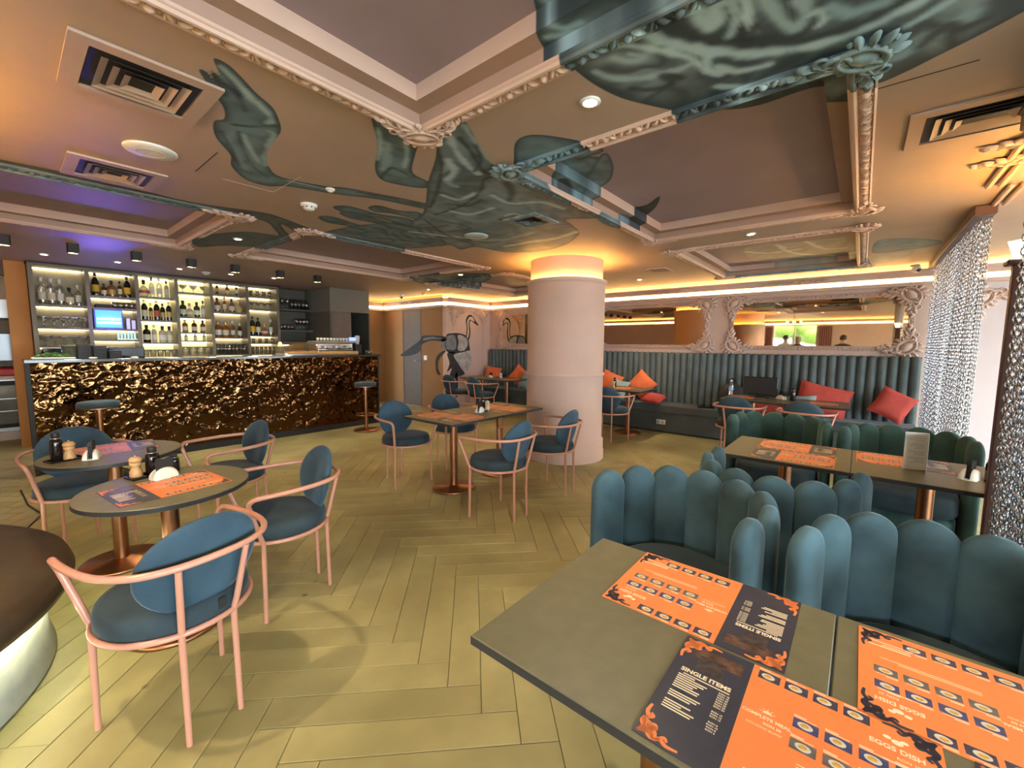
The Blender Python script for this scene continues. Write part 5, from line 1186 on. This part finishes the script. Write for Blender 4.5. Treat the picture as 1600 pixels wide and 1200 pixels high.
for nm, (m_, k, pts) in birdh.items():
    P = [tuple(p) for p in catmull(pts, True, 3)]
    MB().prism(P, 0, .0012, M=Matrix(((0, 0, -1, 6.0945-.0012*(k-1)), (1, 0, 0, 0), (0, 1, 0, 0), (0, 0, 0, 1)))).build(nm, m_, wall_hall)
fr = thing('trim_31', 'plaster panel frame with scroll corners behind the painted ostrich', 'trim'); fr['kind'] = 'structure'
for (x0, z0, x1, z1) in ((6.29, 2.16, 7.28, 2.20), (6.29, 1.72, 6.33, 2.16), (7.24, .5, 7.28, 2.16)): MB().box(x0, x1, 6.885, 6.9, z0, z1, bev=.005).build('frame_side', M['pink'], fr)
for x, sx in ((6.29, 1), (7.28, -1)):
    o = link('corner_ornament', ORN_B, fr); o.matrix_local = Matrix(((sx, 0, 0, x), (0, 0, -1, 6.884), (0, -1, 0, 2.19), (0, 0, 0, 1)))
tag(MB().box(6.088, 6.0995, 7.54, 7.64, 1.08, 1.18, bev=.003).build('light_switch', M['porcelain']), 'cream light switch on the brown wall beside the ostrich tail', 'switch')
# ------------------------------------------------------------------ chain curtains
lk = MB(); P_ = .030; zt = 2.42; i = 0
while zt-i*P_ > .06:
    zc = zt-i*P_-.02; pts = []
    for a in np.linspace(0, 2*PI, 9)[:-1]:
        r, z = .0125*math.cos(a), .0205*math.sin(a); pts.append((r, 0, zc+z) if i % 2 == 0 else (0, r, zc+z))
    lk.tube(pts, .0036, 4, True); i += 1
STR = lk.mesh('chain_strand', M['chain'])
def curtain(label, x0, x1, rows, step=.05):
    t = thing('chain_curtain', label, 'curtain', (0, 0, 0), 0, 'hanging chain curtains')
    MB().box(x0-.03, x1+.03, rows[0]-.03, rows[-1]+.05, 2.425, 2.497, bev=.006).build('header_rail', M['darkwood'], t)
    for j, y in enumerate(rows):
        x = x0+(step/2 if j % 2 else 0)
        while x < x1:
            o = link('chain_strand', STR, t, (x, y, random.uniform(-.012, 0)), random.uniform(0, PI)); x += step
    return t
curtain('silver chain curtain hanging at the far end of the banquette', 4.66, 7.40, (-.66, -.62), .082)
curtain('silver chain curtain at the right edge, nearest to us', 2.05, 2.955, (-.62, -.575, -.53), .042)
ps = thing('timber_post', 'dark red timber post with a small lit cap beside the near chain curtain', 'post', (3.018, -.545, 0))
MB().box(-.022, .022, -.05, .032, 0, 1.84, bev=.004).build('shaft', M['darkwood'], ps); MB().box(-.045, .045, -.08, .055, 1.84, 1.865, bev=.006).build('cap', M['darkwood'], ps)
MB().lathe([(.03, 1.866), (.055, 1.95), (.0, 1.95)], 4).build('lamp_shade', M['ledw'], ps)
# ------------------------------------------------------------------ rear of the room, seen in the mirror
def drape(label, y0, y1):
    mb = MB(); n = 48
    mb.grid(lambda u, v: (-4.40+.03*math.sin(u*2*PI*7), y0+(y1-y0)*u, .03+2.17*v), n, 4); mb.grid(lambda u, v: (-4.404+.03*math.sin(u*2*PI*7), y0+(y1-y0)*u, 2.20-2.17*v), n, 4)
    return tag(mb.build('window_drape', mat('dusty_rose_drape', (.36, .17, .14), .8)), label, 'curtain')
drape('dusty rose window drape seen in the mirror, beside the first window', 2.72, 3.08); drape('dusty rose window drape seen in the mirror, by the dark-haired man', .86, 1.32)
ch = thing('brass_chandelier', 'brass ring chandelier seen in the right mirror', 'lamp', (-2.0, 1.80, 2.22)); MB().tube([(.22*math.cos(a), .22*math.sin(a), 0) for a in np.linspace(0, 2*PI, 33)[:-1]], .012, 8, True).build('ring', M['copper'], ch)
MB().tube([(0, 0, 0), (0, 0, .28)], .008, 8).build('stem', M['copper'], ch)
for k in range(6):
    a = k*PI/3; MB().tube([(0, 0, .05), (.22*math.cos(a), .22*math.sin(a), 0)], .005, 6).build('arm', M['copper'], ch); MB().ell((.22*math.cos(a), .22*math.sin(a), .04), (.025, .025, .032), 10, 6).build('bulb', M['ledw'], ch)
structure(MB().box(-16, -4.62, -14, 14, -.3, -.12).box(-4.62, 16, -16, -4.12, -.3, -.12).build('ground_outside', mat('street_paving', (.30, .30, .28), .8)), 'street ground outside the windows', 'ground')
def tree(label, x, y, s):
    t = thing('street_tree', label, 'tree', (x, y, -.12), 0, 'trees outside the windows'); MB().tube([(0, 0, 0), (.05, .02, 1.2*s), (-.03, .05, 2.2*s)], [.14*s, .11*s, .07*s], 8).build('trunk', mat('bark', (.10, .07, .05), .9), t)
    mb = MB()
    for k in range(26):
        a, r = random.uniform(0, 6.28), random.uniform(.1, 1.0)*s; c = (r*math.cos(a), r*math.sin(a), (1.6+1.5*random.random())*s)
        q = random.uniform(.28, .5)*s; mb.ell(c, (q, q, q*.8), 9, 6, rotz(random.random()*6))
    o = mb.build('crown', M['leaf'], t)
tree('leafy tree outside the rear window seen in the mirror', -7.5, 2.3, 1.15); tree('second leafy tree outside, reflected behind the heads', -9.6, -1.4, 1.3); tree('leafy tree outside the street windows', 3.4, -8.4, 1.2)
# people, standing behind the camera and seen from behind in the mirror
def person(label, x, y, rz, h, shirt, hairc, skin=(.42, .24, .16), bald=False):
    t = thing('person', label, 'person', (x, y, 0), rz, 'people reflected in the mirror'); k = h/1.80
    V = [(0, 0, .98), (0, .01, 1.15), (0, 0, 1.32), (0, -.01, 1.47), (0, .0, 1.55), (0, .02, 1.64), (0, .02, 1.74)]
    R = [.155, .145, .165, .10, .058, .088, .070]; E = [(i, i+1) for i in range(6)]
    for s in (-1, 1):
        b = len(V); V += [(s*.10, 0, .90), (s*.11, .01, .50), (s*.115, -.02, .09), (s*.12, .13, .035)]; R += [.105, .068, .045, .038]; E += [(0, b), (b, b+1), (b+1, b+2), (b+2, b+3)]
        b = len(V); V += [(s*.19, -.01, 1.44), (s*.245, -.02, 1.17), (s*.25, .05, .93), (s*.25, .075, .83)]; R += [.060, .048, .036, .030]; E += [(3, b), (b, b+1), (b+1, b+2), (b+2, b+3)]
        b0 = b+3
        for q, (dx, l) in enumerate(((-.02, .075), (-.007, .085), (.007, .082), (.02, .068), (.035, .045))):
            b = len(V); V += [(s*.25+dx*.5, .085+dx, .79), (s*.248+dx*.5, .092+dx, .79-l)]; R += [.011, .008]; E += [(b0, b), (b, b+1)]
    V = [(a*k, c*k, d*k) for a, c, d in V]
    me = bpy.data.meshes.new('body'); me.from_pydata(V, E, []); o = link('body', me, t)
    md = o.modifiers.new('Skin', 'SKIN'); sv = me.skin_vertices[0].data
    for i, r in enumerate(R): sv[i].radius = (r*k, r*k*(.75 if i < 4 else 1))
    sv[0].use_root = True; o.modifiers.new('Sub', 'SUBSURF').levels = 1; o.modifiers['Sub'].render_levels = 2
    m, nt, p, L = newmat('clothed_figure'); p.inputs['Roughness'].default_value = .8
    tc = node(nt, 'ShaderNodeTexCoord'); sx = node(nt, 'ShaderNodeSeparateXYZ'); L(tc.outputs['Object'], sx.inputs[0]); mr = node(nt, 'ShaderNodeMapRange'); mr.inputs['From Max'].default_value = 2.0*k; L(sx.outputs['Z'], mr.inputs['Value'])
    rp = node(nt, 'ShaderNodeValToRGB'); cr = rp.color_ramp; cr.interpolation = 'CONSTANT'; cr.elements[0].color = (.02, .02, .02, 1); cr.elements[1].position = .04; cr.elements[1].color = (.03, .03, .045, 1)
    e = cr.elements.new(.48); e.color = (*shirt, 1); e = cr.elements.new(.765); e.color = (*skin, 1); L(mr.outputs['Result'], rp.inputs['Fac']); L(rp.outputs['Color'], p.inputs['Base Color']); me.materials.append(m)
    sk = mat('skin', skin, .6); hd = MB().ell((0, .03*k, 1.665*k), (.078*k, .096*k, .118*k), 16, 12); hd.ell((0, .125*k, 1.655*k), (.014*k, .02*k, .026*k), 8, 6)
    for s in (-1, 1): hd.ell((s*.078*k, .02*k, 1.66*k), (.012*k, .022*k, .032*k), 8, 6); hd.ell((s*.032*k, .112*k, 1.685*k), (.012*k, .008*k, .007*k), 8, 5)
    hd.build('head', sk, t)
    MB().ell((0, .012*k, 1.705*k), (.088*k, .102*k, .098*k), 16, 10).build('hair', mat('hair', hairc, .8), t)
person('man in a white shirt seen from behind in the mirror', -3.2, 2.15, PI/2, 1.86, (.70, .68, .64), (.03, .025, .02)); person('person with light grey hair seen in the mirror', -2.7, 1.72, PI/2, 1.80, (.05, .05, .06), (.32, .28, .22))
person('man in dark clothes at the edge of the mirror reflection', -2.7, 2.80, PI/2, 1.78, (.015, .015, .018), (.02, .016, .012)); person('dark-haired man in black seen alone in the mirror', -1.6, .46, PI/2, 1.82, (.015, .015, .015), (.015, .012, .01))
# ------------------------------------------------------------------ printed menus
def text_mesh(body, size, m, bold=0.):
    cu = bpy.data.curves.new('lettering', 'FONT'); cu.body = body; cu.size = size; cu.align_x = 'CENTER'; cu.offset = bold; cu.extrude = .00008; cu.resolution_u = 3
    o = bpy.data.objects.new('tmp', cu); col.objects.link(o); dg = bpy.context.evaluated_depsgraph_get()
    me = bpy.data.meshes.new_from_object(o.evaluated_get(dg)); bpy.data.objects.remove(o); me.name = 'lettering'
    me.materials.clear(); me.materials.append(m); return me
MW, MH, NW = .445, .335, .146
def scrollwork(n=1.0):
    mb = MB(); z = .0002
    def rib(pts, w):
        P = catmull(pts, False, 5); V = []; N = len(P)
        for i in range(N):
            d = P[min(i+1, N-1)]-P[max(i-1, 0)]; d = d/max(1e-9, np.hypot(*d)); q = np.array([-d[1], d[0]])*w*(.35+.65*math.sin(PI*(.08+.84*i/(N-1))))
            V += [(*(P[i]+q), z), (*(P[i]-q), z)]
        mb.add(V, [(2*i, 2*i+1, 2*i+3, 2*i+2) for i in range(N-1)])
    for a, b in ((0, 1), (1, 0)):
        f = lambda x, y: (x, y) if a == 0 else (y, x)
        rib([f(.004, .004), f(.018, .010), f(.030, .004), f(.045, .010), f(.058, .004), f(.078, .006)], .0045)
        rib([f(.012, .012), f(.026, .022), f(.034, .014), f(.027, .009)], .0042); rib([f(.04, .008), f(.05, .018), f(.057, .012)], .0034); rib([f(.006, .008), f(.012, .026), f(.004, .036), f(.012, .046)], .0038)
    rib([(.004, .004), (.02, .02), (.034, .03)], .006); rib([(.016, .03), (.028, .034), (.03, .024), (.022, .02)], .004)
    return mb
def menu_proto():
    t = thing('printed_menu', 'x', 'menu', group='printed menus on the tables')
    MB().box(NW, MW, 0, MH, 0, .0010).build('orange_sheet', M['orangeprint'], t); MB().box(0, NW, 0, MH, 0, .0010).build('navy_sheet', M['navyprint'], t)
    Z = .00105
    def put(nm, me, x, y, rz=0, par=t): o = link(nm, me, par, (x, y, Z), rz); return o
    for body, x, y, s, b in (('COMPLETE MEAL', NW+.044, .186, .0108, .0003), ('RON 50', NW+.056, .172, .0085, .0002), ('INCLUDING BUFFET', NW+.044, .160, .0066, .0), ('EGGS DISH', NW+.235, .262, .0155, .0004), ('RON 30', NW+.250, .245, .009, 0)):
        put('lettering', text_mesh(body, s, M['cream'], b), x, y)
    # little sunrise and egg emblems
    mb = MB(); mb.prism([(.008*math.cos(a), .008*math.sin(a)) for a in np.linspace(0, PI, 10)], 0, .0001)
    for k in range(5): a = PI*(k+.5)/5; mb.prism([(.010*math.cos(a-.12), .010*math.sin(a-.12)), (.010*math.cos(a+.12), .010*math.sin(a+.12)), (.015*math.cos(a), .015*math.sin(a))], 0, .0001)
    mb.build('sun_emblem', M['cream'], t, (NW+.044, .202, Z))
    mb = MB()
    for x, y, a, b in ((-.012, .004, .006, .0045), (.002, -.001, .0085, .0062), (.012, .006, .006, .004)): mb.prism([(x+a*math.cos(q), y+b*math.sin(q)) for q in np.linspace(0, 2*PI, 15)[:-1]], 0, .0001)
    mb.build('egg_emblem', M['cream'], t, (NW+.235, .287, Z))
    mb = MB()                                                    # illegible small lettering: short strokes
    def line(x, y, w, h=.0022): mb.box(x, x+w, y, y+h, 0, .0001)
    PHW, PHH = .040, .026; ph = []
    for i in range(4): ph.append((NW+.012+.049*i, .298-.0)); ph.append((NW+.085+.049*i, .204)); ph.append((NW+.085+.049*i, .150)); ph.append((NW+.030+.049*i, .022))
    for x, y in ph:
        line(x, y+PHH+.006, .020); line(x, y+PHH+.0025, .036, .0016)
    line(NW+.205, .064, .075, .004); line(NW+.205, .056, .05, .003); line(NW+.2, .046, .085, .003); line(NW+.10, .120, .13, .002); line(NW+.10, .113, .16, .002); line(NW+.215, .232, .05, .003)
    mb.build('small_print', M['cream'], t, (0, 0, Z))['kind'] = 'stuff'
    pbs = [MB().box(0, PHW, 0, PHH, 0, .0001).mesh('food_photo', m_) for m_ in (M['photo'], mat('grey_photo_print', (.13, .115, .11), .4, var=.4, scale=60), mat('blue_photo_print', (.05, .06, .16), .4, var=.4, scale=60))]
    el = lambda r, e, n=14: [(r*math.cos(q), r*e*math.sin(q)) for q in np.linspace(0, 2*PI, n+1)[:-1]]
    pm_ = MB().prism(el(.0125, .72), .0001, .00018).mesh('plate', M['plate']); fm = MB().prism(el(.0068, .8), .00018, .00026).mesh('food', M['food'])
    for i, (x, y) in enumerate(ph):
        o = put('food_photo', pbs[(i*5+i//4) % 3], x, y); link('plate', pm_, o, (PHW*(.45+.03*(i % 4)), PHH*.5, 0)); link('food', fm, o, (PHW*(.42+.04*(i % 4)), PHH*.52, 0))
    # navy side: title, list and prices
    put('lettering', text_mesh('SINGLE ITEMS', .0165, M['cream'], .0006), .072, .212)
    mb = MB(); y = .196; line(.030, .203, .092, .003)
    for n_ in (7, 3, 4):
        for i in range(n_):
            w = (.034, .052, .044, .06, .050, .038, .055)[(i*3+n_) % 7]; mb.box(.022, .022+w, y, y+.0033, 0, .0001); y -= .0068
        y -= .0085
    mb.build('small_print', M['cream'], t, (0, 0, Z))['kind'] = 'stuff'
    prices = ['RON 18']*2+['RON 20']*5+[None]+['RON 15']*3+[None]+['RON 8', 'RON 10', 'RON 8', 'RON 6']; y = .1935; cache = {}
    for p_ in prices:
        if p_ is None: y -= .0085; continue
        if p_ not in cache: cache[p_] = text_mesh(p_, .0058, M['cream'], .0001)
        put('lettering', cache[p_], .114, y); y -= .0068
    MB().box(.045, .10, .232, .285, 0, .00012).build('drink_photo', mat('drink_photo_print', (.05, .04, .04), .35, var=.7, scale=70), t, (0, 0, Z))
    MB().box(.03, .13, .272, .31, .00003, .0001).build('table_photo', mat('brown_photo_print', (.10, .05, .035), .35, var=.6, scale=50), t, (0, 0, Z))
    so_, sn = scrollwork().mesh('scrollwork', M['orangeprint']), scrollwork().mesh('scrollwork', M['navyprint'])
    for me, x, y, r in ((so_, .003, .003, 0), (so_, .003, MH-.003, -PI/2), (sn, MW-.004, MH-.004, PI), (sn, MW-.004, .004, PI/2)): put('scrollwork', me, x, y, r)
    return t
MN = menu_proto(); T0 = TZ+.0004
menus = [(1.385, .083, PI/2, 'printed menu at the far edge of the foreground table, upside down to us'), (.705, .285, -PI/2, 'printed menu nearest to us, readable COMPLETE MEAL'),
         (1.368, -.487, PI/2, 'printed menu at the lower right corner, upside down to us'), (.70, -.20, -PI/2, 'printed menu cut off by the lower right corner'),
         (3.085, .525, -PI/2, 'printed menu along the near edge of the second table'), (3.73, .085, PI/2, 'printed menu along the far edge of the second table'), (3.725, -.465, PI/2, 'printed menu behind the folded white card'),
         (2.56, 2.775, .0, 'printed menu at the near left of the middle table'), (3.28, 2.79, .03, 'printed menu at the near right of the middle table'), (3.02, 3.43, PI, 'printed menu at the far left of the middle table'), (3.80, 3.43, PI, 'printed menu at the far right of the middle table'),
         (.275, 2.42, .12, 'printed menu on the near round table'), (.66, 3.98, PI-.05, 'printed menu on the far round table'),
         (6.38, .62, -PI/2, 'printed menu on the banquette table before the red cushion'), (6.80, .95, PI/2, 'printed menu half under the black screen'), (6.75, 2.72, PI/2, 'printed menu on the banquette table behind the column'), (6.40, 5.75, -PI/2, 'printed menu on the far banquette table beside the column')]
for i, (x, y, a, lb) in enumerate(menus):
    if i == 0: MN.location = (x, y, T0); MN.rotation_euler = (0, 0, a); MN['label'] = lb
    else: dup(MN, (x, y, T0), a, lb, 'printed menus on the tables')
# ------------------------------------------------------------------ condiments
def mill(label, x, y, m=None, s=1.):
    t = thing('pepper_mill', label, 'pepper mill', (x, y, TZ+.004), 0, 'pepper mills'); t.scale = (s, s, s); m = m or M['beech']
    MB().lathe([(0, 0), (.026, 0), (.028, .004), (.027, .030), (.018, .050), (.0175, .056), (.024, .064), (.0255, .078), (.0, .078)], 24).build('body', m, t)
    MB().lathe([(0, .079), (.022, .079), (.028, .086), (.028, .096), (.020, .106), (.0, .109)], 24).build('head', m, t); MB().ell((0, 0, .113), (.005, .005, .005), 8, 6).build('knob', M['chrome'], t)
def jar(label, x, y, h=.135, r=.030, z=TZ+.004):
    t = thing('dark_bottle', label, 'bottle', (x, y, z), 0, 'dark glass condiment bottles'); k = h/.135
    MB().lathe([(0, 0), (r*.95, 0), (r, .004), (r, .085*k), (r*.9, .097*k), (r*.62, .104*k), (r*.60, .108*k), (0, .108*k)], 24).build('body', mat('black_brown_glass', (.012, .007, .005), .07), t)
    MB().lathe([(r*.86, .105*k), (r*.90, .107*k), (r*.86, .109*k), (0, .109*k)], 24).build('ring', M['chrome'], t); MB().lathe([(0, .108*k), (r*.64, .108*k), (r*.66, .130*k), (r*.6, h), (0, h)], 20).build('cap', M['black'], t)
def napkins(label, x, y, rz):
    t = thing('napkin_holder', label, 'napkin holder', (x, y, TZ), rz, 'white napkin holders with black napkins')
    for s in (-1, 1):
        mb = MB()
        def fn(u, v):
            a, b = PI*u, PI*v; return (.060*math.cos(a)*math.sin(b)**.7, s*(.013+.024*math.sin(b)*math.sin(a)), .002+.062*math.sin(a)*(.5-.5*math.cos(b))**.5 if False else max(0., .002+.060*math.sin(a)*(1-.35*(1-math.sin(b)))))
        R_ = MB(); n = 16
        R_.grid(lambda u, v: (.058*math.cos(PI*u)*(1-.25*v*v), s*(.012+.026*math.sin(v*PI/2)), .002+.056*math.sin(PI*u)**.8*math.cos(v*PI/2)**.6+.000), n, 8)
        R_.add([(.058*math.cos(PI*i/n), s*.012, .002+.056*math.sin(PI*i/n)**.8) for i in range(n+1)], [tuple(range(n+1))]); R_.build('shell', M['porcelain'], t)
    MB().box(-.058, .058, -.014, .014, 0, .006, bev=.002).build('foot', M['porcelain'], t)
    for k in range(4):
        MB().prism([(-.034+.004*k, .006), (.034-.003*k, .006), (.044-.004*k, .085), (.030, .112-.006*k), (.0, .098), (-.030, .115-.004*k), (-.044+.003*k, .085)], -.011+.0055*k, -.0065+.0055*k, M=Matrix(((1, 0, 0, 0), (0, 0, 1, 0), (0, 1, 0, 0), (0, 0, 0, 1)))).build('napkin', M['black'], t)
def tray(label, x, y, rz):
    t = thing('condiment_tray', label, 'tray', (x, y, TZ), rz, 'black condiment trays'); MB().box(-.075, .075, -.045, .045, 0, .003).build('plate', M['gloss'], t)
    mb = MB()
    for q in ((-.078, .078, -.048, -.044), (-.078, .078, .044, .048), (-.078, -.074, -.044, .044), (.074, .078, -.044, .044)): mb.box(*q, 0, .011)
    mb.build('rim', M['gloss'], t)
tray('black condiment tray on the near round table', .445, 2.90, .25); mill('beech pepper mill on the near round table', .405, 2.905); jar('dark bottle beside the beech mill on the near round table', .478, 2.925, .145, .031); jar('small dark pot behind the napkin holder on the near round table', .565, 2.90, .10, .024, TZ)
napkins('white napkin holder on the near round table, seen from its end', .50, 2.80, .35)
tray('black condiment tray on the far round table', .195, 3.655, .3); mill('beech pepper mill on the far round table', .215, 3.64); jar('tall dark bottle on the far round table', .165, 3.68, .165, .028); napkins('white napkin holder standing on the far round table', .305, 3.585, 1.3)
napkins('white napkin holder on the middle table', 3.17, 3.06, .4); tray('black condiment tray on the middle table', 3.275, 3.10, .4); jar('dark bottle on the middle table', 3.285, 3.125, .165, .026); mill('pale pepper mill on the middle table', 3.30, 3.075, mat('pale_wood', (.55, .42, .26), .5), .95)
napkins('white napkin holder on the second table by the chains', 3.345, -.505, -.35); jar('wide dark jar beside the napkin holder by the chains', 3.33, -.60, .15, .045, TZ)
jar('dark bottle on the banquette table behind the column', 6.55, 3.17, .17, .028, TZ); mill('pepper mill on the banquette table behind the column', 6.47, 3.15); mill('pale pepper mill on the far banquette table', 6.62, 5.78, M['porcelain']); napkins('napkin holder with black napkins on the far banquette table', 6.60, 6.05, 1.5)
jar('chrome-ringed dark flask beside the black screen', 6.62, .66, .17, .032, TZ); napkins('small napkin holder behind the black screen', 6.72, .80, 1.0)
# folded white card
cd2 = thing('folded_card', 'folded white card standing on the second table', 'card', (3.375, -.245, TZ), 0)
fold = (.025, -.09)
for k, (a, w) in enumerate(((math.radians(104), .105), (math.radians(176), .10))):
    Mx = Matrix.Translation((fold[0], fold[1], 0)) @ Matrix.Rotation(a, 4, 'Z'); mb = MB(); mb.M = Mx; mb.box(0, w, -.0006, .0006, 0, .222); lf = mb.build('leaf', M['paper'], cd2)
    mb = MB(); mb.M = Mx; y_ = (.0007, -.0007)
    for i in range(22):
        if i in (5, 11, 16): continue
        wl = (.05, .07, .062, .045, .075)[(i*2+k) % 5]
        for s in (.0007, -.0008): mb.box(.012, .012+wl, s, s+.0001, .200-.0075*i, .2025-.0075*i)
    mb.build('small_print', M['greyprint'], lf)['kind'] = 'stuff'
# black screen, bag and water bottle on the banquette table
sc_ = thing('monitor', 'black flat screen standing on the banquette table', 'screen', (6.75, 1.06, TZ), math.radians(-94))
MB().box(-.21, .21, -.012, .012, .03, .285, bev=.006).build('panel', M['gloss'], sc_); MB().box(-.20, .20, -.0135, -.012, .04, .275).build('display', M['black'], sc_); MB().box(-.03, .03, -.01, .02, .004, .10).build('stand', M['black'], sc_); MB().box(-.11, .11, -.07, .07, 0, .006, bev=.002).build('foot', M['black'], sc_)
bg_ = thing('backpack', 'black backpack on the banquette seat beside the screen', 'bag', (7.16, 1.50, .477), R90)
mb = MB(); mb.ell((0, 0, .20), (.20, .11, .21), 18, 12); mb.build('body', mat('black_nylon', (.025, .025, .028), .6, var=.2, scale=20, bump=.2, bscale=60), bg_); MB().tube([(-.05, 0, .39), (-.045, 0, .455), (0, 0, .475), (.045, 0, .455), (.05, 0, .39)], .010, 8).build('top_handle', M['black'], bg_); MB().ell((0, -.09, .12), (.13, .05, .10), 14, 8).build('front_pocket', M['black'], bg_)
tag(MB().box(-.15, .15, -.12, .12, 0, .02, bev=.005).build('laptop', M['gloss'], None, (7.12, 1.86, .477), .3), 'closed black laptop lying on the banquette seat', 'laptop')
wb = thing('water_bottle', 'clear plastic water bottle before the backpack', 'bottle', (6.70, 1.42, TZ)); MB().lathe([(0, 0), (.030, 0), (.032, .01), (.029, .06), (.032, .08), (.030, .15), (.014, .19), (.012, .205), (0, .205)], 16).build('body', M['glass'], wb); MB().lathe([(0, .205), (.015, .205), (.015, .225), (0, .225)], 12).build('cap', M['white'], wb); MB().lathe([(.0325, .08), (.0325, .13)], 16).build('wrap', mat('blue_wrap', (.25, .35, .5), .5), wb)
